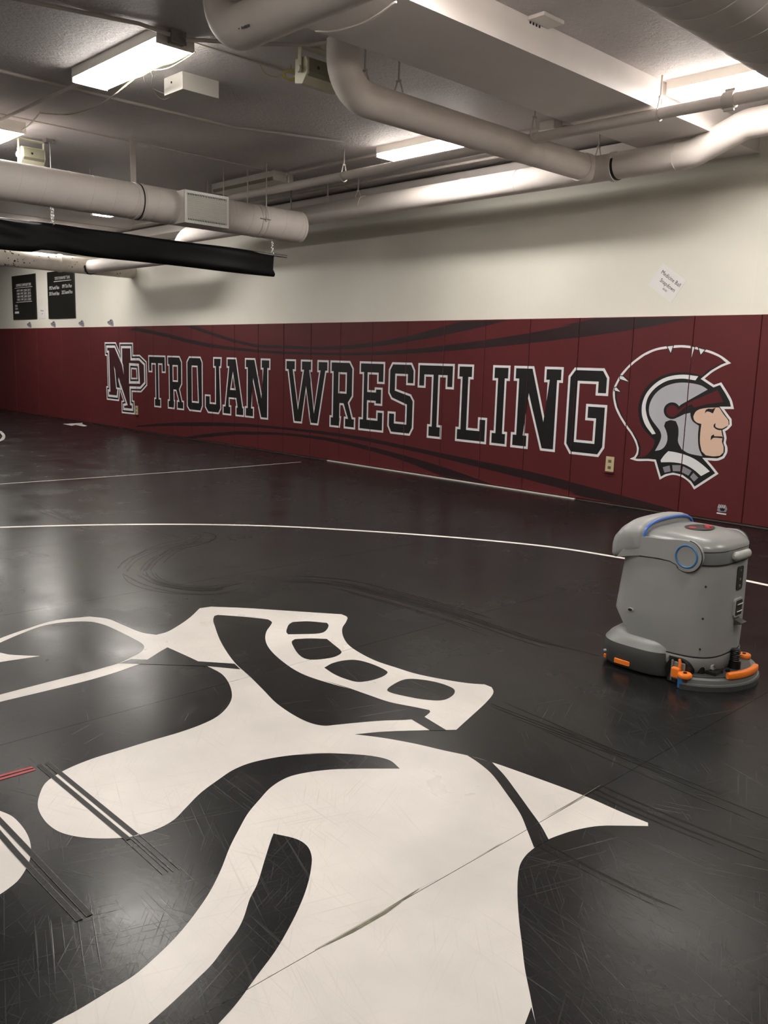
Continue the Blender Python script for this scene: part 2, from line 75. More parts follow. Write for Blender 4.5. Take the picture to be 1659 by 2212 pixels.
def dirc(nt, ang, sx, sy, off=0):
    t = nt.nodes.new('ShaderNodeTexCoord'); a = nt.nodes.new('ShaderNodeMapping'); b_ = nt.nodes.new('ShaderNodeMapping')
    a.inputs['Rotation'].default_value = (0, 0, ang); a.inputs['Location'].default_value = (off, off*.7, 0)
    b_.inputs['Scale'].default_value = (sx, sy, 1)
    nt.links.new(t.outputs['Object'], a.inputs[0]); nt.links.new(a.outputs[0], b_.inputs[0]); return b_.outputs[0]
def mat_scratch(nt):
    """fine scuffs in many directions -> value 0..1"""
    out = None
    for k, (a, sx, sy) in enumerate([(.35, 2.2, 150), (1.15, 3.2, 190), (1.9, 1.8, 130), (2.7, 3.6, 210), (.05, 2.8, 170), (.75, 4.5, 230)]):
        n = noise(nt, dirc(nt, a, sx, sy, k*3.1), 1.0, 1.5, .5, 0)
        c = ramp(nt, n, [(.62, (0, 0, 0)), (.74, (.9, .9, .9))])
        msk = ramp(nt, noise(nt, dirc(nt, a, 1.0, 2.2, k*7.7), 1.3, 3), [(.43, (0, 0, 0)), (.60, (1, 1, 1))])
        c = mathn(nt, 'MULTIPLY', c, msk)
        out = c if out is None else mathn(nt, 'MAXIMUM', out, c)
    return out
def mat_rubber(name, col, scuff, rlo, rhi):
    m, nt, b = newmat(name)
    s = mat_scratch(nt)
    mx = nt.nodes.new('ShaderNodeMixRGB'); nt.links.new(s, mx.inputs[0])
    big = noise(nt, coords(nt), 1.3, 4)
    nt.links.new(ramp(nt, big, [(.3, tuple(c*.8 for c in col)), (.7, tuple(c*1.2 for c in col))]), mx.inputs[1])
    mx.inputs[2].default_value = (*scuff, 1)
    nt.links.new(mx.outputs[0], b.inputs['Base Color'])
    big2 = noise(nt, coords(nt), 2.1, 5)
    rr = nt.nodes.new('ShaderNodeMapRange'); nt.links.new(big2, rr.inputs[0])
    rr.inputs[1].default_value = .3; rr.inputs[2].default_value = .7; rr.inputs[3].default_value = rlo; rr.inputs[4].default_value = rhi
    nt.links.new(rr.outputs[0], b.inputs['Roughness'])
    fine = noise(nt, coords(nt, (1, 1, 1)), 38, 4, .65)
    h = mathn(nt, 'ADD', mathn(nt, 'MULTIPLY', s, v=.35), mathn(nt, 'MULTIPLY', fine, v=.9))
    bump(nt, b, h, .22, .0016)
    b.inputs['Specular IOR Level'].default_value = .20
    return m
M_MAT = mat_rubber('black_mat_vinyl', (.0090, .0088, .0092), (.040, .039, .039), .19, .30)
M_MATW = mat_rubber('white_mat_paint', (.56, .53, .50), (.49, .46, .43), .26, .36)
M_LINE = mat_rubber('white_line_paint', (.78, .75, .70), (.6, .57, .52), .35, .45)
M_TRACK = plain('wet_rubber_streak', (.006, .005, .005), .30, var=.3, spec=.10)
M_TAPE = plain('tape_residue', (.11, .105, .10), .5, var=.6, scale=60, spec=.2)
M_TAPED = plain('tape_mark', (.013, .0125, .012), .4, var=.5, scale=90, spec=.2)
M_RED = plain('red_tape', (.33, .035, .04), .5)
M_CRACK = plain('torn_mat_gap', (.15, .14, .095), .8, var=.4, scale=20)
M_CONC = plain('concrete_slab', (.05, .05, .048), .8)

def wall_mat():
    m, nt, b = newmat('painted_wall')
    v = coords(nt); n = noise(nt, v, 1.2, 5)
    base = ramp(nt, n, [(.3, (.71, .685, .61)), (.7, (.76, .735, .66))])
    t = nt.nodes.new('ShaderNodeTexCoord'); sp = nt.nodes.new('ShaderNodeSeparateXYZ'); nt.links.new(t.outputs['Object'], sp.inputs[0])
    a = mathn(nt, 'ADD', sp.outputs[0], v=5.80); a = mathn(nt, 'DIVIDE', a, v=2.42)
    f = mathn(nt, 'FRACT', mathn(nt, 'ADD', a, v=.5)); f = mathn(nt, 'ABSOLUTE', mathn(nt, 'SUBTRACT', f, v=.5))
    g = mathn(nt, 'LESS_THAN', f, v=.0022)
    mx = nt.nodes.new('ShaderNodeMixRGB'); nt.links.new(mathn(nt, 'MULTIPLY', g, v=.35), mx.inputs[0]); nt.links.new(base, mx.inputs[1]); mx.inputs[2].default_value = (.78, .76, .68, 1)
    nt.links.new(mx.outputs[0], b.inputs['Base Color']); b.inputs['Roughness'].default_value = .62
    bump(nt, b, noise(nt, coords(nt, (1, 1, .6)), 30, 4), .12, .004)
    return m
M_WALL = wall_mat()
def ceiling_mat():
    m, nt, b = newmat('stippled_ceiling')
    v = coords(nt)
    nt.links.new(ramp(nt, noise(nt, v, .8, 4), [(.3, (.77, .715, .71)), (.7, (.84, .785, .78))]), b.inputs['Base Color'])
    b.inputs['Roughness'].default_value = .55
    n = noise(nt, coords(nt, (1, .7, 1)), 34, 6, .72, 0)
    msk = ramp(nt, noise(nt, v, .55, 2), [(.38, (.25, .25, .25)), (.62, (1, 1, 1))])
    bump(nt, b, mathn(nt, 'MULTIPLY', ramp(nt, n, [(.35, (0, 0, 0)), (.65, (1, 1, 1))]), msk), 1.0, .022)
    return m
M_CEIL = ceiling_mat()
M_BEAM = plain('painted_beam', (.86, .81, .785), .5, var=.04, scale=2, bmp=.05)
M_PIPE = plain('pipe_jacket_paint', (.71, .65, .61), .65, var=.05, scale=5, bmp=.10)
M_PIPE_W = plain('worn_pipe_jacket_paint', (.68, .62, .54), .5, var=.1, scale=9, bmp=.10)
M_STEEL = plain('painted_steel', (.56, .51, .47), .4, var=.04)
M_GALV = plain('galvanized_steel', (.35, .34, .33), .35, metal=.9, var=.2, scale=20)
M_CHROME = plain('bright_steel', (.75, .75, .75), .2, metal=1)
M_WHITE = plain('white_enamel', (.68, .65, .60), .35, var=.03)
M_GRILLE = plain('grille_enamel', (.62, .62, .57), .35, var=.03)
M_DARK = plain('dark_void', (.006, .006, .006), .7)
M_LENS = emit('lit_lens', (1, .95, .885), LAMP)
M_LENSIDE = emit('lit_lens_edge', (1, .95, .885), LAMP*.46)
M_LENSOFF = plain('unlit_lens', (.30, .28, .19), .3)
M_MAROON = plain('maroon_pad_vinyl', (.096, .0155, .018), .5, var=.05, scale=3, bmp=.03, spec=.28)
M_MAROON_D = plain('dark_maroon_print', (.020, .0075, .0095), .42, var=.05)
M_NPFILL = plain('deep_maroon_print', (.050, .012, .015), .42, var=.05)
M_PRINTW = plain('white_print', (.74, .73, .75), .42, var=.02)
M_PRINTB = plain('black_print', (.0085, .0085, .009), .42, var=.1)
M_SILVER = plain('silver_print', (.46, .46, .50), .42, var=.12, scale=1.2)
M_SILVERD = plain('grey_print', (.25, .24, .27), .42, var=.05)
M_SKIN = plain('peach_print', (.70, .48, .37), .42, var=.02)
M_TARP = plain('black_vinyl', (.0025, .0025, .003), .5, var=.2, scale=8, spec=.18)
M_PAPER = plain('paper', (.76, .74, .74), .4, var=.02)
M_PLASTIC = plain('clear_sleeve', (.80, .79, .75), .12, var=.02)
M_BOARD = plain('black_board', (.013, .013, .011), .28, var=.1)
M_OUTLET = plain('ivory_plate', (.50, .43, .27), .35)
M_OUTD = plain('brass_plate', (.16, .12, .055), .35)
M_BODY = plain('grey_robot_plastic', (.27, .272, .268), .38, var=.03)
M_LID = plain('darker_grey_plastic', (.20, .203, .20), .30, var=.03)
M_RIM = plain('mid_grey_plastic', (.165, .168, .165), .40, var=.03)
M_BASE = plain('charcoal_plastic', (.045, .047, .046), .45, var=.06)
M_BLUE = plain('blue_plastic', (.035, .13, .50), .3)
M_BLUER = plain('blue_ring', (.03, .14, .32), .3)
M_ORANGE = plain('orange_plastic', (.85, .20, .02), .38)
M_BLACK = plain('black_plastic', (.006, .006, .006), .3)
M_SEAM = plain('panel_gap', (.01, .01, .01), .6)
M_HANDLE = plain('light_grey_plastic', (.36, .355, .33), .35, var=.03)
M_REDB = plain('red_button', (.45, .02, .03), .3)
M_YELLOW = plain('yellow_cable', (.42, .37, .08), .5)
M_OLIVE = plain('olive_grille', (.21, .20, .14), .5)
M_CREAMBOX = plain('cream_box', (.55, .53, .40), .4)

# ------------------------------------------------------------ mesh helpers
class MB:
    def __init__(s): s.v = []; s.f = []; s.m = []; s.sm = []
    def add(s, vs, fs, mi=0, smooth=False):
        o = len(s.v); s.v += [tuple(v) for v in vs]
        for f in fs: s.f.append(tuple(i+o for i in f)); s.m.append(mi); s.sm.append(smooth)
        return s
    def box(s, x0, x1, y0, y1, z0, z1, mi=0):
        vs = [(x, y, z) for z in (z0, z1) for y in (y0, y1) for x in (x0, x1)]
        return s.add(vs, [(0, 2, 3, 1), (4, 5, 7, 6), (0, 1, 5, 4), (2, 6, 7, 3), (0, 4, 6, 2), (1, 3, 7, 5)], mi)
    def obox(s, c, ax, ay, az, mi=0):
        c, ax, ay, az = map(Vector, (c, ax, ay, az))
        vs = [c+ax*i+ay*j+az*k for k in (-1, 1) for j in (-1, 1) for i in (-1, 1)]
        return s.add(vs, [(0, 2, 3, 1), (4, 5, 7, 6), (0, 1, 5, 4), (2, 6, 7, 3), (0, 4, 6, 2), (1, 3, 7, 5)], mi)
    def tube(s, pts, r, n=20, mi=0, caps=True, closed=False):
        pts = [Vector(p) for p in pts]; N = len(pts)
        rs = r if isinstance(r, (list, tuple)) else [r]*N
        up = None; rings = []
        for i, p in enumerate(pts):
            if closed: t = pts[(i+1) % N]-pts[i-1]
            else: t = (pts[min(i+1, N-1)]-pts[max(i-1, 0)])
            t.normalize()
            if up is None:
                up = Vector((0, 0, 1)) if abs(t.z) < .9 else Vector((1, 0, 0))
            a = (up-t*up.dot(t)).normalized(); b = t.cross(a); up = a
            rings.append([p+(a*math.cos(2*PI*k/n)+b*math.sin(2*PI*k/n))*rs[i] for k in range(n)])
        vs = [v for rg in rings for v in rg]; fs = []
        for i in range(N if closed else N-1):
            j = (i+1) % N
            for k in range(n): fs.append((i*n+k, i*n+(k+1) % n, j*n+(k+1) % n, j*n+k))
        s.add(vs, fs, mi, True)
        if caps and not closed:
            s.add(rings[0], [tuple(reversed(range(n)))], mi); s.add(rings[-1], [tuple(range(n))], mi)
        return s
    def loft(s, rings, mi=0, caps=True, smooth=True):
        n = len(rings[0]); vs = [v for rg in rings for v in rg]; fs = []
        for i in range(len(rings)-1):
            for k in range(n): fs.append((i*n+k, i*n+(k+1) % n, (i+1)*n+(k+1) % n, (i+1)*n+k))
        s.add(vs, fs, mi, smooth)
        if caps: s.add(rings[0], [tuple(reversed(range(n)))], mi); s.add(rings[-1], [tuple(range(n))], mi)
        return s
    def poly(s, pts2, to3, mi=0, holes=()):
        loops = [[Vector((p[0], p[1], 0)) for p in pts2]]+[[Vector((p[0], p[1], 0)) for p in h] for h in holes]
        flat = [p for l in loops for p in l]
        tris = tessellate_polygon(loops)
        return s.add([to3(p.x, p.y) for p in flat], [tuple(t) for t in tris], mi)
    def prism(s, pts2, lo, hi, to3, mi=0, smooth=False):
        """pts2 extruded between offsets lo..hi; to3(u, v, w)"""
        n = len(pts2)
        a = [to3(p[0], p[1], lo) for p in pts2]; b = [to3(p[0], p[1], hi) for p in pts2]
        s.add(a+b, [(k, (k+1) % n, n+(k+1) % n, n+k) for k in range(n)], mi, smooth)
        tris = tessellate_polygon([[Vector((p[0], p[1], 0)) for p in pts2]])
        s.add(a, [tuple(t) for t in tris], mi); s.add(b, [tuple(reversed(t)) for t in tris], mi)
        return s
    def build(s, name, mats, parent=None, bevel=0, loc=None, wn=False):
        me = bpy.data.meshes.new(name); me.from_pydata(s.v, [], s.f)
        if not isinstance(mats, (list, tuple)): mats = [mats]
        for m in mats: me.materials.append(m)
        for p, mi, sm in zip(me.polygons, s.m, s.sm): p.material_index = mi; p.use_smooth = sm
        bm = bmesh.new(); bm.from_mesh(me)
        if bevel or wn: bmesh.ops.remove_doubles(bm, verts=bm.verts, dist=1e-5)
        bmesh.ops.recalc_face_normals(bm, faces=bm.faces) if bevel or wn or True and not getattr(s, 'flat', False) else None
        bm.to_mesh(me); bm.free()
        o = bpy.data.objects.new(name, me); COL.objects.link(o)
        if parent: o.parent = parent
        if loc: o.location = loc
        if bevel:
            md = o.modifiers.new('bevel', 'BEVEL'); md.width = bevel; md.segments = 2; md.limit_method = 'ANGLE'; md.angle_limit = .6
        return o
def tag(o, label, cat, group=None, kind=None):
    if label: o['label'] = label
    if cat: o['category'] = cat
    if group: o['group'] = group
    if kind: o['kind'] = kind
    return o
def empty(name, loc, label, cat, group=None, rz=0):
    o = bpy.data.objects.new(name, None); COL.objects.link(o); o.location = loc; o.rotation_euler[2] = rz
    o.empty_display_size = .1
    return tag(o, label, cat, group)
def structure(o, label=None):
    o['kind'] = 'structure'
    if label: o['label'] = label
    return o
def rel(pts, loc): return [(p[0]-loc[0], p[1]-loc[1], p[2]-loc[2]) for p in pts]
def elbowpath(pts, R, n=8):
    """polyline with rounded corners of radius R"""
    P = [Vector(p) for p in pts]; out = [P[0]]
    for i in range(1, len(P)-1):
        a = (P[i-1]-P[i]).normalized(); b = (P[i+1]-P[i]).normalized()
        ang = a.angle(b)
        if ang > PI-.02: out.append(P[i]); continue
        d = min(R/math.tan(ang/2), .49*(P[i-1]-P[i]).length if i > 1 else 9, .49*(P[i+1]-P[i]).length if i < len(P)-2 else 9)
        rr = d*math.tan(ang/2); c = P[i]+(a+b).normalized()*rr/math.sin(ang/2)
        s0 = P[i]+a*d-c; s1 = P[i]+b*d-c; tot = s0.angle(s1); ax = s0.cross(s1).normalized()
        for k in range(n+1): out.append(c+Matrix.Rotation(tot*k/n, 3, ax) @ s0)
    out.append(P[-1]); return out
def chaikin_open(pts, it=2):
    for _ in range(it):
        o = [pts[0]]
        for a, b in zip(pts, pts[1:]):
            o.append([a[0]*.75+b[0]*.25, a[1]*.75+b[1]*.25]); o.append([a[0]*.25+b[0]*.75, a[1]*.25+b[1]*.75])
        o.append(pts[-1]); pts = o
    return pts
def smooth_closed(pts, sub=5, sharp=.62):
    """Catmull-Rom through the points, corners sharper than `sharp` rad stay corners"""
    n = len(pts); P = [Vector(p) for p in pts]; corner = []
    for i in range(n):
        a = P[i]-P[i-1]; b = P[(i+1) % n]-P[i]
        corner.append(a.length < 1e-6 or b.length < 1e-6 or a.angle(b) > sharp)
    out = []
    for i in range(n):
        p1, p2 = P[i], P[(i+1) % n]
        p0 = P[i-1] if not corner[i] else p1*2-p2
        p3 = P[(i+2) % n] if not corner[(i+1) % n] else p2*2-p1
        L = (p2-p1).length
        if corner[i] and corner[(i+1) % n]: out.append(p1); continue
        d0 = max((p1-p0).length, 1e-4)**.5; d1 = max(L, 1e-4)**.5; d2 = max((p3-p2).length, 1e-4)**.5
        m1 = (p2-p1)/d1-(p2-p0)/(d0+d1)+(p1-p0)/d0; m2 = (p3-p2)/d2-(p3-p1)/(d1+d2)+(p2-p1)/d1
        m1 *= d1; m2 *= d1
        for k in range(sub):
            t = k/sub; t2 = t*t; t3 = t2*t
            out.append(p1*(2*t3-3*t2+1)+m1*(t3-2*t2+t)+p2*(3*t2-2*t3)+m2*(t3-t2))
    return [(p.x, p.y) for p in out]
def area(p): return sum(a[0]*b[1]-b[0]*a[1] for a, b in zip(p, p[1:]+p[:1]))/2
def offset(poly, d):
    """d>0 shrinks; mitred"""
    P = [Vector(p[:2]) for p in poly]; sgn = 1 if area(poly) > 0 else -1; n = len(P); out = []
    for i in range(n):
        a = (P[i]-P[i-1]).normalized(); b = (P[(i+1) % n]-P[i]).normalized()
        na = Vector((-a.y, a.x))*sgn; nb = Vector((-b.y, b.x))*sgn
        m = na+nb; L = m.length
        if L < .35: out.append(tuple(P[i]+na*d)); continue
        m /= L; out.append(tuple(P[i]+m*d/max(.38, m.dot(na))))
    return out
def ribbon(pts, w):
    P = [Vector(p) for p in pts]; L = []; Rr = []
    ws = w if isinstance(w, (list, tuple)) else [w]*len(P)
    for i, p in enumerate(P):
        t = (P[min(i+1, len(P)-1)]-P[max(i-1, 0)]).normalized(); n = Vector((-t.y, t.x))*ws[i]/2
        L.append(tuple(p+n)); Rr.append(tuple(p-n))
    return L, Rr
def tris_of(poly, holes=()):
    loops = [[Vector((p[0], p[1], 0)) for p in poly]]+[[Vector((p[0], p[1], 0)) for p in h] for h in holes]
    flat = [p for l in loops for p in l]
    return [[(flat[i].x, flat[i].y) for i in t] for t in tessellate_polygon(loops)]
def quads_of(L, R): return [[L[i], L[i+1], R[i+1], R[i]] for i in range(len(L)-1)]
def clip(poly, lo, hi):
    for k, sg in ((lo, 1), (hi, -1)):
        out = []
        for a, b in zip(poly, poly[1:]+poly[:1]):
            ia = (a[0]-k)*sg >= 0; ib = (b[0]-k)*sg >= 0
            if ia: out.append(a)
            if ia != ib:
                t = (k-a[0])/(b[0]-a[0]); out.append((k, a[1]+(b[1]-a[1])*t))
        poly = out
        if len(poly) < 3: return None
    return poly

# ------------------------------------------------------------ room shell
YW = 7.62; ZC = 3.37
structure(MB().box(-27, 5, -6, YW+.2, -.2, -.04).build('floor', M_CONC))
structure(MB().box(-27, 5, -6, YW+.2, ZC, ZC+.2).build('ceiling', M_CEIL))
structure(MB().box(-27, 5, YW, YW+.2, -.04, ZC).build('wall_far', M_WALL))
structure(MB().box(-27.2, -27, -6, YW+.2, -.2, ZC+.2).build('wall_left', M_WALL))
structure(MB().box(5, 5.2, -6, YW+.2, -.2, ZC+.2).build('wall_right', M_WALL))
structure(MB().box(-27.2, 5.2, -6.2, -6, -.2, ZC+.2).build('wall_near', M_WALL))
bm_ = MB().box(-4.14, -3.45, -6, YW, 3.175, ZC)
bm_.box(-3.452, -3.436, -6, YW, 3.171, 3.192)
structure(bm_.build('trim_1', M_BEAM), 'concrete ceiling beam with a bright side face')
structure(MB().box(-27, -4.14, 7.22, YW, 3.22, 3.345).build('trim_2', M_BEAM), 'shallow concrete ledge along the top of the long wall')
# caulked precast joints under the ceiling
for k, x in enumerate((-5.33, -8.13, -10.9, -13.7, -16.5)):
    structure(MB().box(x-.008, x+.008, -6, 7.2, ZC-.008, ZC).build('trim_%d' % (k+3), M_STEEL), 'thin caulked joint line running across the ceiling')

# ------------------------------------------------------------ wrestling mats with the floor painting
F = DATA['floor']; LN = DATA['lines']
floor_layers = []          # (convex polygon, material, height)
MATS = [M_MAT, M_MATW, M_LINE, M_TRACK, M_TAPE, M_TAPED, M_RED, M_CRACK]
def fpoly(pts, mi, z, holes=()):
    for t in tris_of(pts, holes): floor_layers.append((t, mi, z))
def fline(pts, w, mi, z, it=2):
    L, R = ribbon(chaikin_open([list(p) for p in pts], it) if it else pts, w)
    for q_ in quads_of(L, R): floor_layers.append((q_, mi, z))
fpoly(smooth_closed(F['silhouette'], 5), 1, .0006)
for k in ('blob', 'crescent', 'hook', 'strap'): fpoly(smooth_closed(F[k], 5), 0, .0010)
for k in ('cell1', 'cell2', 'cell3', 'cell4'): fpoly(smooth_closed(F[k], 5, .95), 0, .0010)
for k in ('strip', 'gap', 'wedge'): fpoly(F[k], 0, .0012)
fpoly(smooth_closed(F['tail'], 5), 1, .0014)
fpoly(smooth_closed(F['lobe'], 5), 1, .0006)
fpoly(smooth_closed(F['digit'], 4), 1, .0006); fpoly(smooth_closed(F['digit_hole'], 4), 0, .0010)
fpoly(F['dash'], 1, .0006)
fline(LN['circle'], .048, 2, .0006, 3)
fline(LN['far_line'], .022, 2, .0006)
for k in ('tape_a', 'tape_b', 'tape_c', 'tape_d'):
    fline(LN[k], .017, 4, .0017, 1); fline(LN[k], .0145, 5, .0020, 1)
for k in ('tape_a2', 'tape_b2'):
    for s_ in (-.5, .5):
        L_, R_ = ribbon(LN[k], .017)
        fline(L_ if s_ < 0 else R_, .002, 4, .0017, 0)
for k in ('red_a', 'red_b'): fline(LN[k], .013, 6, .0012, 0)
for k, w in (('crack1', .012), ('crack2', .004), ('crack3', .004), ('crack4', .003), ('crack5', .003)):
    pts = LN[k]; w_ = [w*(.15 if i in (0, len(pts)-1) else 1) for i in range(len(pts))]
    L, R = ribbon(pts, w_)
    for q_ in quads_of(L, R): floor_layers.append((q_, 7, .0022))
def streaks(key, spread, num, w=(.004, .018), mi=3, seg=True):
    base = chaikin_open([list(p) for p in LN[key]], 2)
    for i in range(num):
        off = random.uniform(-spread, spread); L, R = ribbon(base, 2*abs(off)+.001)
        pts = L if off > 0 else R
        n = len(pts); a = random.randint(0, n//3) if seg else 0; b = random.randint(2*n//3, n) if seg else n
        pts = pts[a:b]
        if len(pts) < 3: continue
        ww = random.uniform(*w); Lr, Rr = ribbon(pts, [ww*(.1 if j in (0, len(pts)-1) else 1) for j in range(len(pts))])
        for q_ in quads_of(Lr, Rr): floor_layers.append((q_, mi, .0003+.00002*i))
streaks('track1', .16, 15); streaks('track2', .05, 5, (.003, .008)); streaks('track3', .05, 4, (.003, .008)); streaks('track4', .04, 5, (.003, .010)); streaks('track5', .02, 3, (.003, .006))
for k in ('arc1', 'arc2', 'arc3', 'arc4'): streaks(k, .14, 7, (.004, .010))
for k in ('scuff1', 'scuff2', 'scuff3'): streaks(k, .05, 4, (.005, .02))

EDGES = [-22.72, -21.2, -19.67, -18.15, -16.62, -15.1, -13.58, -12.05, -10.52, -9.0, -7.48, -5.95, -4.44, -2.92, -1.38, .14, 1.66, 3.2]
MAT_LABEL = {
 -22.72: 'black mat strip furthest away at the far left end of the room',
 -21.2: 'black mat strip next to the furthest one, below the left end of the maroon pads',
 -19.67: 'black mat strip lying far off below the left one of the two black honour boards',
 -18.15: 'black mat strip lying far off below the right one of the two black honour boards',
 -16.62: 'far black mat strip marked with the small broken white dash beside the pads',
 -15.1: 'far black mat strip meeting the wall under the left half of the interlocked NP letters',
 -13.58: 'far black mat strip meeting the wall below the first letters T and R',
 -12.05: 'far black mat strip meeting the wall below the letters J and A',
 -10.52: 'black mat strip meeting the wall below the gap between the two painted words',
 -9.0: 'black mat strip bordered by the thin pale line on its far left edge',
 -7.48: 'black mat strip crossed near its left end by the big white circle line',
 -5.95: 'black mat strip with curved scuff marks and the upper left band of the floor emblem',
 -4.44: 'black mat strip carrying the white bars and rounded black cells of the floor emblem',
 -2.92: 'black mat strip carrying the rounded white lobe and curling dark hook of the emblem',
 -1.38: 'nearest visible black mat strip, with the lower right white body of the emblem',
 .14: 'black mat strip just right of the camera', 1.66: 'black mat strip against the right wall'}
for xa, xb in zip(EDGES, EDGES[1:]):
    a, b = xa+.0008, xb-.0008
    mb = MB(); mb.box(a, b, -4.6, 7.56, -.04, 0, 0)
    for poly, mi, z in floor_layers:
        c = clip(list(poly), a, b)
        if c: mb.add([(p[0], p[1], z) for p in c], [tuple(range(len(c)))], mi)
    mb.flat = True
    o = mb.build('wrestling_mat', MATS)
    # upward normals for the painting
    me = o.data
    bm = bmesh.new(); bm.from_mesh(me)
    for f in bm.faces:
        if f.calc_center_median().z > 0 and f.normal.z < 0: f.normal_flip()
    bm.to_mesh(me); bm.free()
    tag(o, MAT_LABEL[xa], 'mat', 'strips of wrestling mat covering the floor')

# ------------------------------------------------------------ wall pads with the printed mural
YP = 7.569; G = DATA['glyph']; Wd = DATA['wall']
PM = [M_MAROON, M_PRINTW, M_PRINTB, M_MAROON_D, M_NPFILL, M_SILVER, M_SILVERD, M_SKIN]
pad_layers = []
def wpoly(pts, mi, lay, holes=()):
    for t in tris_of(pts, holes): pad_layers.append((t, mi, lay))
def glyph(ch, dx=0.0, t=.026):
    g = G[ch]; outer = [(p[0]+dx, p[1]) for p in g[0]]; holes = [[(p[0]+dx, p[1]) for p in h] for h in g[1:]]
    wpoly(outer, 1, 2, holes)
    wpoly(offset(outer, t), 2, 3, [offset(h, -t) for h in holes])
OFF = DATA['off']
for ch in 'RESLINWG': glyph(ch)
glyph('T'); 
for ch in 'OJA': glyph(ch)
for ch in 'TRN': glyph(ch, OFF[ch]-min(p[0] for p in G[ch][0]))
for k in ('U1', 'U2', 'D1', 'D2'):
    up, lo = Wd[k]
    up = chaikin_open(up, 2); lo = chaikin_open(lo, 2)
    wpoly([tuple(p) for p in up]+[tuple(p) for p in reversed(lo)], 3, 1)
np_ = Wd['np_outer']
wpoly(np_, 1, 2); wpoly(offset(np_, .028), 2, 3); wpoly(offset(np_, .058), 1, 4); wpoly(offset(np_, .10), 4, 5)
h = Wd['np_hole']; wpoly(offset(h, -.105), 1, 6); wpoly(offset(h, -.060), 2, 7); wpoly(offset(h, -.028), 1, 8); wpoly(h, 0, 9)
wpoly(offset(Wd['np_tri'], -.03), 1, 6); wpoly(Wd['np_tri'], 2, 7); wpoly(Wd['np_tri2'], 1, 6)
hd = smooth_closed(Wd['head'], 4, .5)
wpoly(hd, 1, 2); wpoly(offset(Wd['head'], .021), 2, 3)
S = lambda k, sh=.6: smooth_closed(Wd[k], 4, sh)
wpoly(S('crest', .5), 0, 4); wpoly(S('band'), 1, 4); wpoly(S('helmet'), 5, 4)
wpoly(Wd['bar'], 2, 5); wpoly(Wd['ring'], 2, 6); wpoly(Wd['disk'], 0, 7); wpoly(Wd['visor'], 0, 8)
wpoly(S('face'), 7, 6)
for k in ('brow', 'nose', 'mouth'): wpoly(S(k, .9), 2, 7)
wpoly(S('collar'), 1, 4)
for i in range(4): wpoly(Wd['plate%d' % i], 6, 4)
for i in range(5):
    wpoly(offset(Wd['spike%d' % i], -.008), 2, 5); wpoly(Wd['spike%d' % i], 1, 6)
# maker's mark low on the pad beside the head
def lp(x0, x1, z0, z1, mi, lay): wpoly([(x0, z0), (x1, z0), (x1, z1), (x0, z1)], mi, lay)
mx_, mz_ = -3.447, .065
wpoly([(mx_-.045, mz_+.035), (mx_-.03, mz_+.085), (mx_+.035, mz_+.09), (mx_+.05, mz_+.06), (mx_+.04, mz_+.03), (mx_-.03, mz_+.025)], 6, 2)
wpoly([(mx_-.02, mz_+.055), (mx_+.0, mz_+.068), (mx_+.03, mz_+.06), (mx_+.02, mz_+.035), (mx_-.01, mz_+.035)], 2, 3)
for i in range(4): wpoly([(mx_-.04+.018*i, mz_+.06), (mx_-.03+.018*i, mz_+.095), (mx_-.025+.018*i, mz_+.095), (mx_-.035+.018*i, mz_+.06)], 1, 4)
lp(mx_-.045, mx_+.045, mz_+.005, mz_+.017, 1, 3)

X0P = -14.849
pads = [(-16, -14), (-14, -12), (-12, -10), (-10, -8), (-8, -6), (-6, -4), (-4, -2), (-2, 0)]+[(k, k+1) for k in range(0, 21)]
PL = {-16: 'plain maroon wall pad at the far end of the wall', -14: 'second plain maroon pad from the far end', -12: 'plain maroon wall pad left of both black honour boards', -10: 'plain maroon double pad under the left edge of the picture',
 -8: 'plain maroon double pad under the left black honour board', -6: 'plain maroon double pad under the right black honour board', -4: 'plain maroon double pad between the right board and the NP letters', -2: 'maroon double pad printed with the left leg of the NP letters',
 0: 'maroon pad printed with the middle of the interlocked NP letters', 1: 'maroon pad printed with the bowl of P and left arm of the first T', 2: 'maroon pad printed with the stem of the first T and start of R',
 3: 'maroon pad printed with the end of R and left half of O', 4: 'maroon pad printed with the right half of O and hook of J', 5: 'maroon pad printed with the stem of J and left leg of A', 6: 'maroon pad printed with the right leg of A and left stem of N',
 7: 'maroon pad printed with the right stem of the first N', 8: 'maroon pad printed with the left half of W', 9: 'maroon pad printed with the right half of W and stem of the next R', 10: 'maroon pad printed with the leg of the second R and stem of E',
 11: 'maroon pad printed with the arms of E and left side of S', 12: 'maroon pad printed with the right side of S and left arm of the second T', 13: 'maroon pad printed with the stem of the second T and of L', 14: 'maroon pad printed with the foot of L and the letter I',
 15: 'maroon pad printed with the diagonal of the last N and left edge of G', 16: 'maroon pad printed with the letter G and the back tip of the crest', 17: 'maroon pad printed with the back half of the helmeted head', 18: 'maroon pad printed with the peach face and visor of the helmeted head',
 19: 'plain maroon wall pad just right of the helmeted head', 20: 'plain maroon wall pad beyond the right edge of the picture'}
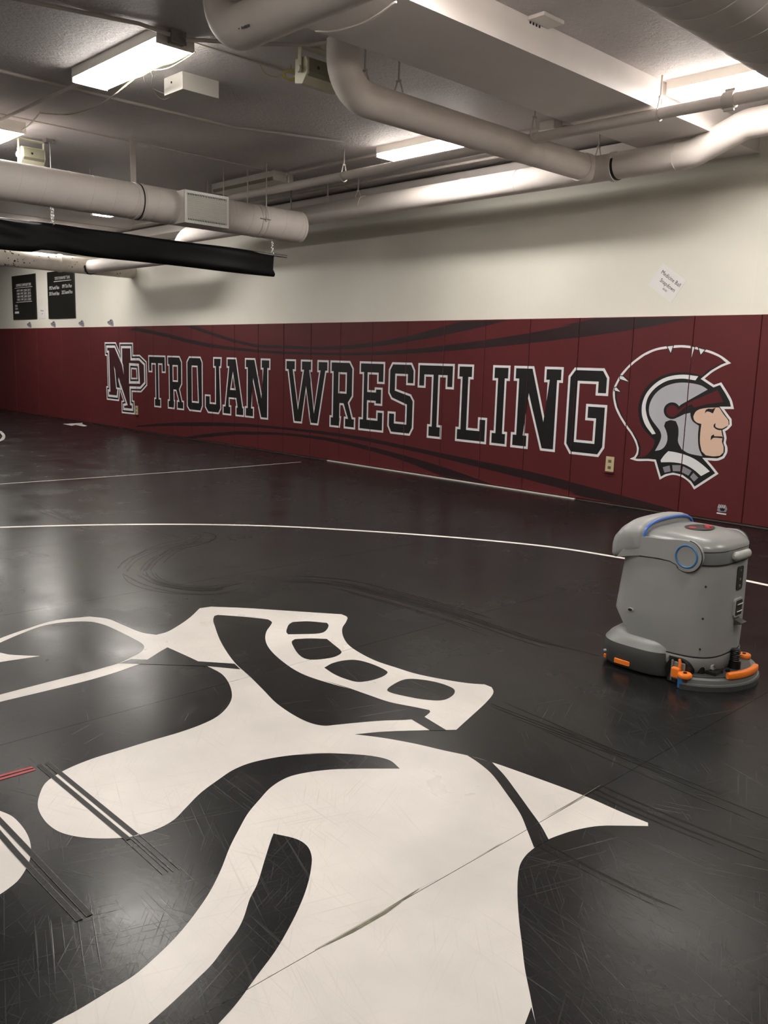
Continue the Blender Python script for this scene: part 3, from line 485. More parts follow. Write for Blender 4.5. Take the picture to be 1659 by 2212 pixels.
for a_, b_ in pads:
    xa, xb = X0P+a_*.61+.0025, X0P+b_*.61-.0025
    mb = MB()
    # softly rounded block: front face, bevelled rim, sides
    e = .006
    fr = [(xa+e, YP, .012+e), (xb-e, YP, .012+e), (xb-e, YP, 1.832-e), (xa+e, YP, 1.832-e)]
    md = [(xa, YP+e, .012), (xb, YP+e, .012), (xb, YP+e, 1.832), (xa, YP+e, 1.832)]
    bk = [(xa, YW, .012), (xb, YW, .012), (xb, YW, 1.832), (xa, YW, 1.832)]
    mb.add(fr+md+bk, [(0, 1, 2, 3)]+[(k, (k+1) % 4, 4+(k+1) % 4, 4+k) for k in range(4)]+[(4+k, 4+(k+1) % 4, 8+(k+1) % 4, 8+k) for k in range(4)]+[(11, 10, 9, 8)], 0)
    for poly, mi, lay in pad_layers:
        c = clip(list(poly), xa+.002, xb-.002)
        if c:
            c = [(p[0], min(max(p[1], .02), 1.825)) for p in c]
            mb.add([(p[0], YP-.0006*lay, p[1]) for p in c], [tuple(range(len(c)))], mi)
    mb.flat = True
    o = mb.build('wall_pad', PM); tag(o, PL[a_], 'wall pad', 'maroon pads along the long wall')
st = MB().box(-8.95, -5.0, YP-.028, YP-.002, .0005, .010)
tag(st.build('base_strip', M_WHITE), 'thin pale strip on the mats along the foot of the maroon pads', 'strip')

# ------------------------------------------------------------ fluorescent lights
def fixture(x0, yc, label, lit=True, L=1.22):
    t = empty('ceiling_light', (x0+L/2, yc, ZC), label, 'ceiling light', 'fluorescent ceiling lights')
    h_ = L/2
    mb = MB().box(-h_, h_, -.135, .135, -.064, 0)
    mb.box(-h_, -h_+.012, -.135, .135, -.098, -.064); mb.box(h_-.012, h_, -.135, .135, -.098, -.064)
    mb.build('housing', M_WHITE, t)
    prof = [(-.132, -.064), (-.132, -.088), (-.118, -.098), (.118, -.098), (.132, -.088), (.132, -.064)]
    lm = MB().prism(prof, -h_+.013, h_-.013, lambda u, v, w: (w, u, v), 1)
    for i, f in enumerate(lm.f):
        if all(abs(lm.v[k][2]+.098) < 1e-4 for k in f): lm.m[i] = 0
    lm.build('lens', [M_LENS, M_LENSIDE] if lit else [M_LENSOFF, M_LENSOFF], t)
    return t
lab = {(-6.47, 3.11): 'lit fluorescent light with a grey junction box at its end, left of the elbow pipe',
 (-6.44, 6.11): 'lit fluorescent light half hidden behind the diagonal pipe',
 (-3.42, 6.11): 'lit fluorescent light beside the beam at the right edge',
 (-9.48, 3.22): 'lit fluorescent light cut off by the left edge of the picture',
 (-12.17, 5.97): 'small distant lit fluorescent light seen under the big duct'}
for (x, y), l in lab.items(): fixture(x, y, l)
fixture(-9.30, 6.11, 'unlit fluorescent light with a yellowish lens beside the duct grille', False)
fixture(-15.5, 6.1, 'distant fluorescent light just above the flaking pipe, hidden by the black roll'); fixture(-18.5, 6.1, 'furthest fluorescent light near the long wall, beyond the flaking pipe')
for x, w_ in ((-12.5, 'first'), (-15.5, 'second'), (-18.5, 'third')): fixture(x, 3.1, 'fluorescent light in the left part of the room, %s past the left picture edge' % w_)
fixture(-3.42, 3.1, 'fluorescent light above the picture, touching the beam on its right side'); fixture(-.4, 3.1, 'fluorescent light above the picture, right of the large spiral duct')
for x, w_ in ((-6.47, 'left of the beam'), (-3.42, 'right beside the beam'), (-.4, 'straight overhead')): fixture(x, .1, 'fluorescent light level with the viewer, '+w_)
fixture(-.4, 6.11, 'fluorescent light to the right of the picture')
for x, w_ in ((-3.42, 'beside the beam'), (-9.48, 'far to the left'), (.3, 'to the right')): fixture(x, -2.9, 'fluorescent light behind the viewer, '+w_)
jb = empty('junction_box', (-5.215, 3.10, ZC-.050), 'dark grey metal junction box on the end of the left lit light', 'junction box')
MB().box(-.034, .018, -.050, .050, -.036, .036).build('box_body', M_GALV, jb, .002); MB().box(.018, .022, -.054, .054, -.040, .040).build('cover_plate', M_GALV, jb, .002)

# ------------------------------------------------------------ big pipes
def hanger(x, y, ztop, zpipe, r, label, group='pipe hangers'):
    t = empty('pipe_hanger', (x, y, ztop), label, 'pipe hanger', group)
    MB().tube([(0, 0, 0), (0, 0, zpipe+r+.07-ztop)], .007, 8).build('rod', M_STEEL, t)
    mb = MB(); zt = zpipe+r+.07-ztop; rr = r+.006
    zc = zpipe-ztop
    return t, zt, zc, rr
def clevis(x, y, ztop, zpipe, r, along, label):
    t, zt, zc, rr = hanger(x, y, ztop, zpipe, r, label)
    mb = MB()
    d = Vector((0, 1, 0)) if along == 'x' else Vector((1, 0, 0))
    pts = [Vector((0, 0, zt))]
    for a in range(-60, 241+180-60, 20):
        pass
    arc = [Vector((0, 0, zc))+d*math.cos(math.radians(a))*rr+Vector((0, 0, math.sin(math.radians(a))*rr)) for a in range(50, -231, -20)]
    pts = [Vector((0, 0, zt))+d*.012]+arc+[Vector((0, 0, zt))-d*.012]
    if r > .08:
        top = Vector((0, 0, zt)); ft = Vector((0, 0, zc+r*.90))
        pts = [ft+d*.045, top+d*.012, top-d*.012, ft-d*.045]
    mb.tube(pts, .006, 6); mb.tube([Vector((0, 0, zt))-d*.018, Vector((0, 0, zt))+d*.018], .009, 8)
    mb.build('clevis', M_STEEL, t)
R2 = .110
def pipe(name, pts, r, label, cat='pipe', mat=M_PIPE, R=.24, n=28, group=None):
    o = MB().tube(elbowpath(pts, R, 10), r, n).build(name, mat); tag(o, label, cat, group); return o
def collar(x, y, z, r, axis, mat, parent, w=.01, name='band'):
    d = {'x': Vector((w, 0, 0)), 'y': Vector((0, w, 0)), 'z': Vector((0, 0, w))}[axis]
    c = Vector((x, y, z)); return MB().tube([c-d, c+d], r, 28).build(name, mat, parent)
# pipe along the long wall
P2 = pipe('insulated_pipe', [(-14.4, 6.81, 2.775), (-11.55, 6.81, 2.775), (-11.28, 6.81, 3.04), (-3.62, 6.81, 3.05), (-3.20, 6.81, 3.205), (1.0, 6.81, 3.22)], R2, 'long pale insulated pipe running along the top of the long wall', R=.3)
collar(-4.30, 6.81, 3.045, R2+.0015, 'x', M_SEAM, P2, .012, 'joint_gap'); collar(-4.33, 6.81, 3.045, R2+.012, 'x', M_PIPE, P2, .018)
for x in (-5.35, -6.05, -7.5, -3.75): collar(x, 6.81, 3.05, R2+.003, 'x', M_PIPE, P2, .006, 'jacket_seam')
# pipe with the big elbow that tees into it
P1 = pipe('insulated_pipe', [(-4.57, 3.93, 3.5), (-4.57, 3.93, 3.055), (-4.57, 6.81, 3.055)], R2, 'pale insulated pipe dropping through an elbow and crossing to the long wall', R=.22)
collar(-4.57, 5.98, 3.055, R2+.002, 'y', M_PIPE, P1, .005, 'jacket_seam')
collar(-4.57, 6.70, 3.055, R2+.010, 'y', M_PIPE, P1, .05, 'tee_collar')
# elbow pipe nearest the viewer
P3 = pipe('insulated_pipe', [(-4.27, 2.82, 3.6), (-4.27, 2.82, 3.045), (-2.12, 2.82, 3.045)], R2, 'nearest pale insulated pipe with the elbow at the top of the picture', R=.20)
# worn pipe far away
P5 = pipe('insulated_pipe', [(-14.4, -2, 2.79), (-14.4, YW, 2.79)], .135, 'distant flaking pipe running under the black roll into the long wall', mat=M_PIPE_W)
collar(-14.4, 6.32, 2.79, .147, 'y', M_PIPE_W, P5, .025); collar(-14.4, 7.35, 2.79, .14, 'y', M_PIPE_W, P5, .01, 'jacket_seam')
mbx = MB()
for i in range(70):
    a = random.uniform(-1.1, .9); y = random.choice([random.uniform(4.9, 6.3), random.uniform(5.3, 5.7), random.uniform(6.4, 7.4)])
    s_ = random.uniform(.003, .009)
    c = Vector((-14.4+math.cos(a)*.1352, y, 2.79+math.sin(a)*.1352)); tz = Vector((-math.sin(a), 0, math.cos(a)))
    mbx.obox(c, Vector((math.cos(a), 0, math.sin(a)))*.002, Vector((0, s_*random.uniform(.5, 1.8), 0)), tz*s_)
for i in range(26):                      # torn edge round the branch
    a = PI+PI*i/25; rr = .125
    y = 6.81+math.cos(a)*rr; z = 2.775+math.sin(a)*rr*.92; dx = math.sqrt(max(0, .137**2-(z-2.79)**2))
    mbx.obox((-14.4+dx, y, z), (.004, 0, 0), (0, random.uniform(.010, .022), 0), (0, 0, random.uniform(.006, .014)))
mbx.build('flaked_paint', M_BLACK, P5)
# small marks on the nearest pipe
mk = MB()
for i, (dx, dz) in enumerate([(0, 0), (.012, -.010), (.022, -.004), (.03, -.012), (.036, -.006), (.046, -.014), (-.02, .018)]):
    a = -1.9
    mk.obox((-3.96+dx*1.3, 2.82-math.cos(.55)*.111, 3.045-math.sin(.55)*.111+dz*.3), (.004, 0, 0), (0, .001, .001), (0, -.001, .006))
mk.build('ink_mark', M_BLACK, P3)
clevis(-4.555, 4.42, ZC, 3.055, R2, 'y', 'hanger holding the diagonal pipe, right of its elbow')
clevis(-4.57, 4.12, ZC, 3.055, R2, 'y', 'hanger partly hidden behind the elbow of the diagonal pipe')
clevis(-4.50, 6.81, ZC, 3.05, R2, 'x', 'hanger above the tee where the two pipes meet')
clevis(-8.15, 6.81, ZC, 3.045, R2, 'x', 'left one of the two hangers on the wall pipe near the duct end')
clevis(-7.62, 6.81, ZC, 3.045, R2, 'x', 'right one of the two hangers on the wall pipe near the duct end')
clevis(-4.02, 2.82, 3.175, 3.045, R2, 'x', 'hanger behind the nearest elbow pipe at the top edge')
# sprinkler main
P4 = pipe('sprinkler_pipe', [(-8.75, 5.856, 3.13), (-2.12, 5.856, 3.114)], .040, 'slim painted pipe running below the lights parallel to the long wall', n=18)
cp = MB().tube([(-2.92, 5.856, 3.116), (-2.84, 5.856, 3.116)], .055, 18)
for s_ in (-1, 1): cp.obox((-2.88, 5.856, 3.116+s_*.058), (.035, 0, 0), (0, .012, 0), (0, 0, .012))
cp.build('grooved_coupling', M_STEEL, P4, .003)
clevis(-6.77, 5.856, ZC, 3.118, .040, 'x', 'hanger on the slim pipe left of the middle light')
clevis(-3.39, 5.856, ZC, 3.116, .040, 'x', 'hanger on the slim pipe beside the beam')
clevis(-4.36, 5.70, ZC, 3.116, .040, 'x', 'hanger behind the diagonal pipe near the beam')
hd_ = MB().tube([(-7.66, 5.856, 3.15), (-7.66, 5.856, 3.21)], .018, 10).tube([(-7.66, 5.856, 3.21), (-7.66, 5.856, 3.25)], .008, 8).tube([(-7.66, 5.856, 3.25), (-7.66, 5.856, 3.258)], .024, 12)
hd_.build('sprinkler_head', M_GALV, P4)
# thin conduits
def conduit(name, pts, r, label, mat=M_STEEL, R=.08, cat='conduit'):
    return pipe(name, pts, r, label, cat, mat, R, 10)
conduit('conduit', [(-13, 6.90, 3.335), (-5.2, 6.90, 3.335)], .014, 'thin painted conduit on the ceiling above the wall pipe')
conduit('conduit', [(-12, 7.20, 3.195), (-4.2, 7.20, 3.195)], .012, 'thin painted conduit along the ledge above the wall pipe')
conduit('conduit', [(-6.9, .2, 3.354), (-6.87, 4.6, 3.354), (-6.50, 5.6, 3.354)], .013, 'surface conduit crossing the ceiling past the end of the left lit light')
conduit('conduit', [(-6.47, 3.10, 3.328), (-8.25, 3.10, 3.328)], .013, 'conduit joining the two lit lights at the left')
conduit('conduit', [(-5.2, 3.04, 3.32), (-5.26, 2.86, 3.35), (-5.44, 2.29, 3.355), (-5.75, 1.2, 3.355)], .013, 'bent conduit leaving the junction box towards the top left corner')
conduit('conduit', [(-5.18, 3.14, 3.31), (-5.13, 3.25, 3.325), (-5.0, 3.55, 3.35), (-4.75, 3.8, 3.352), (-4.3, 3.95, 3.352)], .013, 'bent conduit leaving the junction box behind the elbow pipe')
conduit('conduit', [(-6.44, 6.11, 3.345), (-7.95, 6.11, 3.345), (-8.08, 6.16, 3.32)], .014, 'conduit joining the unlit light to the middle lit light')
conduit('conduit', [(-5.2, 6.3, 3.345), (-4.62, 6.45, 3.345), (-4.3, 6.6, 3.345)], .013, 'short conduit running to the small white box above the pipe tee')
tag(MB().box(-4.75, -4.60, 6.28, 6.40, 3.30, 3.37).build('junction_box', M_WHITE, None, .004), 'small white junction box above the pipe tee beside the beam', 'junction box')
# spiral duct at the top right
def spiral(cx, y0, y1, cz, r, pitch, seam, n=40):
    mb = MB().tube([(cx, y0, cz), (cx, y1, cz)], r, n)
    turns = (y1-y0)/pitch; N = int(turns*36)
    pts = [(cx+math.cos(2*PI*k/36)*r, y0+(y1-y0)*k/N, cz+math.sin(2*PI*k/36)*r) for k in range(N+1)]
    return mb, pts
mb, pts = spiral(-1.76, -1.0, 6.4, 2.95, .30, .16, 0)
DR = tag(mb.build('round_duct', M_PIPE), 'large painted spiral duct crossing the top right corner', 'duct')
MB().tube(pts, .0035, 6).build('spiral_seam', M_PIPE, DR)
# big duct with grille
DX, DZ, DRr = -8.03, 2.80, .168
mb, pts = spiral(DX, .5, 6.30, DZ, DRr, .22, 0)
DU = tag(mb.build('round_duct', M_PIPE), 'long round duct with a supply grille ending near the long wall', 'duct')
MB().tube(pts, .0022, 6).build('spiral_seam', M_PIPE, DU)
MB().tube([(DX, 4.30, DZ), (DX, 4.312, DZ)], DRr+.004, 40).build('joint_gap', M_SEAM, DU)
for y in (4.27, 4.345, 6.28): MB().tube([(DX, y-.012, DZ), (DX, y+.012, DZ)], DRr+.005, 40).build('band', M_PIPE, DU)
bx = MB().box(-8.06, -7.80, 4.69, 5.20, 2.635, 2.945); bx.build('grille_box', M_PIPE, DU, .003)
gr = MB()
fx = -7.80; y0, y1, z0, z1 = 4.69, 5.20, 2.635, 2.945; w = .028
gr.box(fx, fx+.014, y0, y1, z1-w, z1); gr.box(fx, fx+.014, y0, y1, z0, z0+w); gr.box(fx, fx+.014, y0, y0+w, z0+w, z1-w); gr.box(fx, fx+.014, y1-w, y1, z0+w, z1-w)
gf = gr.build('grille_frame', M_GRILLE, DU, .002)
MB().box(fx+.0005, fx+.002, y0+w, y1-w, z0+w, z1-w).build('dark_opening', M_DARK, gf)
sl = MB(); nS = 12
for i in range(nS):
    z = z0+w+.03+(z1-z0-2*w-.06)*i/(nS-1); sl.obox((fx+.006, (y0+y1)/2, z), (.004, 0, -.004), (0, (y1-y0)/2-w, 0), (.004, 0, .0085))
sl.build('louvre', M_GRILLE, gf)
for zt in (z1-w-.012, z0+w+.012):
    tk = MB()
    for i in range(24):
        y = y0+w+.01+(y1-y0-2*w-.02)*i/23; tk.box(fx+.003, fx+.008, y-.004, y+.004, zt-.009, zt+.009)
    tk.build('comb_blade', M_GRILLE, gf)
for y in (4.80, 5.09):
    for z in (z0+.014, z1-.014): MB().tube([(fx+.013, y, z), (fx+.0155, y, z)], .004, 8).build('screw', M_GALV, gf)
# strap hangers of the duct
for (ya, label) in ((5.72, 'pair of rods and strap carrying the duct near its end'), (4.30, 'broad painted strap holding the duct left of the grille'), (4.63, 'thin rod holding the duct behind the grille box')):
    t = empty('duct_hanger', (DX, ya, ZC), label, 'duct hanger', 'hangers of the grille duct')
    if ya == 5.72:
        for s_ in (-1, 1): MB().tube([(s_*.172, 0, 0), (s_*.172, 0, DZ-ZC-.01)], .006, 8).build('rod', M_STEEL, t)
        ring = [(math.cos(2*PI*k/36)*(DRr+.003), 0, DZ-ZC+math.sin(2*PI*k/36)*(DRr+.003)) for k in range(36)]
        for dy in (-.035, .035): MB().tube([(p[0], dy, p[2]) for p in ring], .003, 6, closed=True).build('strap_edge', M_STEEL, t)
        MB().box(.150, .19, -.075, .055, DZ-ZC+.0, DZ-ZC+.006).box(.15, .178, -.012, .01, DZ-ZC-.02, DZ-ZC+.02).build('clip_plate', M_GALV, t)
    elif ya == 4.30: MB().box(-.045, -.041, -.028, .028, DZ+DRr-ZC, 0).box(-.045, -.02, -.03, .03, -.01, 0).build('strap', M_STEEL, t)
    else: MB().tube([(-.35, .9, 0), (-.35, .9, -.40)], .006, 8).build('rod', M_STEEL, t)
# ceiling hooks of the hanging roll
# ------------------------------------------------------------ hanging black roll
TX = -8.03
roll = empty('hanging_curtain_roll', (TX, 5.95, 2.48), 'long black vinyl curtain rolled on a steel pipe below the duct', 'curtain')
mb = MB(); rings = []
ys = [0.6+(5.945-.6)*i/70 for i in range(71)]
for i, y in enumerate(ys):
    t = (y-3.47)/.25; pinch = math.exp(-t*t)
    top = 2.485+.012*pinch+(-.012 if y < 3.2 else 0)+.004*math.sin(y*5); bot = 2.235+.004*math.sin(y*3.1)+.02*pinch+(-.022 if y < 3.3 else 0)
    if i > 66: bot += .0; top -= .004*(i-66)
    wd = .040+.008*math.sin(y*7+1)
    sec = []
    for k in range(24):
        a = 2*PI*k/24; c, s_ = math.cos(a), math.sin(a)
        zz = (top+bot)/2+(top-bot)/2*(abs(s_)**.8)*(1 if s_ > 0 else -1)
        xx = wd*(abs(c)**.7)*(1 if c > 0 else -1)*(1.15 if s_ < -.4 else .85)
        fold = .010*math.sin(zz*60+y*9)*pinch + .004*math.sin(zz*40+y*2.0)+.012*math.sin((zz+y*.35)*24)*math.exp(-((y-3.25)/.35)**2)
        endc = .035*math.sin(PI*max(0, min(1, (zz-2.26)/.2))) if i == 70 else 0
        sec.append((xx+fold-0, y-5.95-endc, zz-2.48))
    rings.append(sec)
mb.loft(rings).build('curtain', M_TARP, roll)
MB().tube([(0, .6-5.95, -.012), (0, .175, -.012)], .0165, 16).build('steel_pipe', M_GALV, roll)
def chain(x, y, ztop, zbot, label):
    t = empty('chain', (x, y, ztop), label, 'chain', 'chains carrying the black roll')
    mb = MB(); z = 0; k = 0; n = int((ztop-zbot)/.026)
    for k in range(n):
        zc = -(k+.5)*.026; d = Vector((1, 0, 0)) if k % 2 else Vector((0, 1, 0))
        pts = [Vector((0, 0, zc))+d*math.cos(2*PI*j/12)*.010+Vector((0, 0, 1))*math.sin(2*PI*j/12)*.017 for j in range(12)]
        mb.tube(pts, .0032, 6, closed=True)
    mb.build('chain_links', M_CHROME, t)
    MB().tube([(0, 0, .03), (.0, -.008, .02), (0, -.014, .006), (0, -.004, -.006), (0, .006, 0)], .003, 6).build('hook', M_GALV, t)
    pts = [(math.cos(2*PI*j/16)*.024, 0, zbot-ztop-.014+math.sin(2*PI*j/16)*.024) for j in range(16)]
    MB().tube(pts, .0035, 6, closed=True).build('loop', M_CHROME, t)
chain(TX, 5.93, 2.605, 2.49, 'short steel chain at the right end of the black roll')
chain(TX+.012, 3.46, 2.63, 2.50, 'left doubled chain carrying the black roll under the duct')
chain(TX-.012, 3.48, 2.63, 2.50, 'right doubled chain carrying the black roll under the duct')
# ceiling bracket with rod (beam clamp) above the duct
t = empty('rod_bracket', (-8.70, 3.76, ZC), 'small galvanized ceiling bracket with a thin rod down behind the duct', 'bracket')
MB().box(-.05, .03, -.05, .02, -.035, 0).box(.03, .05, -.03, .03, -.045, -.02).build('clamp', M_GALV, t, .002)
MB().tube([(0, 0, -.03), (0, 0, -.75)], .006, 8).build('rod', M_GALV, t)
for (x, y, l) in ((-9.17, 5.83, 'thin rod beside the left end of the unlit light'), (-9.68, 4.63, 'thin short rod above the duct left of the broad strap')):
    tag(MB().tube([(x, y, ZC), (x, y, ZC-.5)], .006, 8).build('hanging_rod', M_STEEL), l, 'rod')
# dark vertical rod behind duct end
tag(MB().tube([(-8.6, 6.62, ZC), (-8.6, 6.62, 2.9)], .008, 8).build('hanging_rod', M_GALV), 'dark thin rod behind the closed end of the duct', 'rod')
# cable box on the ceiling
bx = empty('ceiling_box', (-6.03, 3.70, ZC), 'plain white square box fixed to the ceiling beside the left lit light', 'ceiling box')
MB().box(-.13, .13, -.155, .155, -.122, 0).build('box_body', M_WHITE, bx, .003)
MB().tube([(-.02, -.156, -.05), (-.02, -.16, -.05)], .008, 10).build('cable_hole', M_DARK, bx)
# loudspeakers on brackets
def pa(loc, label, rz=0, L=.32):
    t = empty('bracket_box', loc, label, 'wall unit', 'cream boxes on ceiling brackets', rz)
    prof = [(-.05, 0), (.065, .0), (.085, -.03), (.085, -.10), (.03, -.165), (-.05, -.15)]
    MB().prism(prof, 0, L, lambda u, v, w: (u, w, v)).build('cabinet', M_CREAMBOX, t, .004)
    MB().prism([(.0855, -.012), (.0875, -.012), (.0875, -.098), (.0345, -.158), (.033, -.156), (.0855, -.096)], .014, L-.01, lambda u, v, w: (u, w, v)).build('grille_panel', M_OLIVE, t)
    MB().tube([(.0875, .09, -.06), (.0885, .09, -.06)], .011, 14).build('key_lock', M_BLACK, t)
    MB().box(.0, .035, -.014, -.008, -.085, .07).box(-.02, .05, -.014, L+.014, .066, .072).box(.0, .035, L+.008, L+.014, -.085, .07).build('bracket', M_CREAMBOX, t)
    MB().tube([(.018, -.03, -.075), (.018, -.014, -.075)], .024, 14).build('knob', M_CREAMBOX, t)
pa((-4.86, 3.80, ZC-.072), 'cream box with an olive front and key lock on a bracket behind the elbow pipes')
pa((-8.78, 3.49, ZC-.102), 'cream box on a bracket above the duct at the left', L=.22)
cl = MB()
for i in range(9):
    a = random.uniform(-.25, .25); rr = random.uniform(.04, .055)
    pts = [(-5.19+math.cos(2*PI*k/20)*rr*.75, 3.984+math.cos(2*PI*k/20)*rr*.75, 3.30+a*.02+math.sin(2*PI*k/20+a)*rr*.62) for k in range(20)]
    cl.tube(pts, .0025, 6, closed=True)
cl.tube([(-5.19, 3.984, 3.34), (-5.19, 3.984, ZC)], .0025, 6)
tag(cl.build('cable_coil', M_YELLOW), 'small coil of yellow cable hanging from the ceiling', 'cable')
def wire(pts, label, mat=M_WHITE, r=.004, name='cable'):
    P = [Vector(p) for p in pts]; out = []
    for i in range(len(P)-1):
        p0 = P[max(i-1, 0)]; p1 = P[i]; p2 = P[i+1]; p3 = P[min(i+2, len(P)-1)]
        for k in range(8):
            t = k/8; out.append(.5*((2*p1)+(p2-p0)*t+(2*p0-5*p1+4*p2-p3)*t*t+(3*p1-p0-3*p2+p3)*t**3))
    out.append(P[-1]); return tag(MB().tube(out, r, 8).build(name, mat), label, 'cable')
wire([(-5.199, 3.219, 3.262), (-5.354, 3.243, 3.262), (-5.612, 3.264, 3.262), (-5.759, 3.215, 3.262), (-5.962, 3.237, 3.275), (-6.409, 3.311, 3.275), (-6.839, 3.37, 3.275), (-7.154, 3.349, 3.275), (-7.374, 3.288, 3.275), (-7.77, 3.28, 3.36)], 'white cable sagging under the left lit light towards the left edge')
wire([(-5.267, 3.212, 3.262), (-5.476, 3.229, 3.262), (-5.63, 3.209, 3.262), (-5.883, 3.228, 3.262), (-6.132, 3.259, 3.28), (-6.635, 3.354, 3.28), (-6.95, 3.387, 3.28), (-7.304, 3.356, 3.28), (-7.421, 3.284, 3.28), (-7.807, 3.295, 3.36)], 'yellowish cable sagging beside the white one under the left lit light', M_YELLOW, .003)
wire([(-7.834, 3.3, 3.36), (-7.96, 3.28, 3.3), (-8.457, 3.34, 3.3), (-8.863, 3.347, 3.3), (-9.107, 3.327, 3.3)], 'upper one of the two loose cables at the left edge above the duct')
wire([(-7.866, 3.303, 3.36), (-8.024, 3.286, 3.3), (-8.607, 3.384, 3.3), (-8.954, 3.38, 3.3), (-9.233, 3.372, 3.3)], 'lower one of the two loose cables at the left edge above the duct')
wire([(-5.857, 3.269, 3.29), (-5.919, 3.318, 3.29), (-6.138, 3.43, 3.29), (-6.336, 3.583, 3.29), (-6.385, 3.672, 3.29), (-6.292, 3.669, 3.29), (-6.071, 3.577, 3.29)], 'deeper hanging loop of white wire entering the ceiling box')
wire([(-5.938, 3.26, 3.29), (-6.081, 3.347, 3.29), (-6.197, 3.469, 3.29), (-6.243, 3.616, 3.29), (-6.139, 3.611, 3.29), (-6.019, 3.554, 3.29)], 'shallower loop of white wire entering the ceiling box')
wire([(-4.089, 3.306, 3.15), (-4.014, 3.365, 3.15), (-3.886, 3.396, 3.15), (-3.751, 3.395, 3.15), (-3.594, 3.361, 3.15), (-3.494, 3.329, 3.15), (-3.462, 3.325, 3.15)], 'white cable sagging under the beam beside the nearest elbow pipe', r=.006)
wire([(-5.259, 3.77, 3.33), (-5.376, 3.898, 3.33), (-5.384, 3.995, 3.33), (-5.29, 3.992, 3.33), (-5.236, 3.984, 3.33)], 'thin wire loop left of the yellow coil', M_YELLOW, .002)
# flat device beside the beam
dv = empty('ceiling_sensor', (-3.40, 4.50, ZC), 'flat square white device on the ceiling against the beam', 'sensor')
MB().box(-.05, .07, -.11, .09, -.022, 0).build('plate', M_WHITE, dv, .004)
vb = MB()
for i in range(4): vb.box(-.05, -.046, -.09+.03*i, -.078+.03*i, -.035, -.022)
vb.build('vent_slot', M_SEAM, dv)

# ------------------------------------------------------------ things on the wall
KS = YW/7.569
def wxz(x, z): return (x*KS, CAMZ+(z-CAMZ)*KS)
def font_text(body, x, z, size, y, mat, parent, sx=1.0, align='CENTER', rot=0, name='lettering', bold=0):
    cu = bpy.data.curves.new(name, 'FONT'); cu.body = body; cu.size = size; cu.align_x = align; cu.extrude = .0004; cu.offset = bold
    cu.resolution_u = 2
    ob = bpy.data.objects.new(name, cu); COL.objects.link(ob)
    bpy.context.view_layer.update()
    dg = bpy.context.evaluated_depsgraph_get(); me = bpy.data.meshes.new_from_object(ob.evaluated_get(dg))
    bpy.data.objects.remove(ob)
    Mx = Matrix.Translation((x, y, z)) @ Matrix.Rotation(rot, 4, 'Y') @ Matrix.Rotation(PI/2, 4, 'X') @ Matrix.Diagonal((sx, 1, 1, 1))
    me.transform(Mx); me.materials.clear(); me.materials.append(mat)
    o = bpy.data.objects.new(name, me); COL.objects.link(o); o.parent = parent
    return o
def board(x0, x1, z0, z1, label):
    (xa, za), (xb, zb) = wxz(x0, z0), wxz(x1, z1)
    cx = (xa+xb)/2; t = empty('honour_board', (cx, YW, za), label, 'board')
    MB().box(xa-cx, xb-cx, -.021, -.002, 0, zb-za).build('panel', M_BOARD, t, .002)
    return t, xb-xa, zb-za
b1, bw, bh = board(-19.68, -18.43, 2.02, 2.94, 'left black honour board listing championship years')
def letters(t, body, x, z, s, sx=1.0, align='CENTER'): return font_text(body, x, z, s, -.0215, M_PRINTW, t, sx, align)
letters(b1, 'CONFERENCE CHAMPIONSHIP TEAMS', 0, bh-.235, .085, .56)
rl = MB().box(-.47, .47, -.022, -.0205, bh-.265, bh-.255); rl.box(-.43, .43, -.022, -.0205, bh-.565, bh-.555); rl.build('rule_line', M_PRINTW, b1)
for r_, row in enumerate(['1977 1991 2000 2013', '1988 1992 2001 2015', '1989 1995 2003 2019', '1990 1999 2012 2020']): letters(b1, row, 0, bh-.345-.063*r_, .07, 1.25)
for r_, row in enumerate(['2021', '2024']): letters(b1, row, -.50, bh-.655-.062*r_, .062, 1.25, 'LEFT')
MB().box(-.52, -.29, -.0225, -.0205, bh-.80, bh-.755).build('paper_patch', M_PRINTW, b1)
b2, bw2, bh2 = board(-17.83, -16.60, 2.01, 2.93, 'right black honour board listing state tournament places')
letters(b2, 'STATE TOURNAMENT TEAMS', .1, bh2-.17, .085, .62)
MB().box(-.30, .50, -.022, -.0205, bh2-.205, bh2-.195).build('rule_line', M_PRINTW, b2)
for r_, (a, b) in enumerate([('1992 Fourth Place', '1999 Third Place'), ('2013 Fourth Place', '2023 Second Place')]):
    letters(b2, a, -.30, bh2-.35-.115*r_, .10, .66); letters(b2, b, .30, bh2-.34-.115*r_, .10, .66)
(xa, za), (xb, zb) = wxz(-18.32, 2.02), wxz(-18.03, 2.25)
n1 = empty('paper_note', ((xa+xb)/2, YW, za), 'small white paper note between the two black honour boards', 'note')
MB().box(-.14, .14, -.004, 0, 0, zb-za+.03).build('sheet', M_PAPER, n1)
font_text('Pull ups', 0, .15, .05, -.0045, M_PRINTB, n1, 1); font_text('x10', 0, .09, .035, -.0045, M_PRINTB, n1, 1)
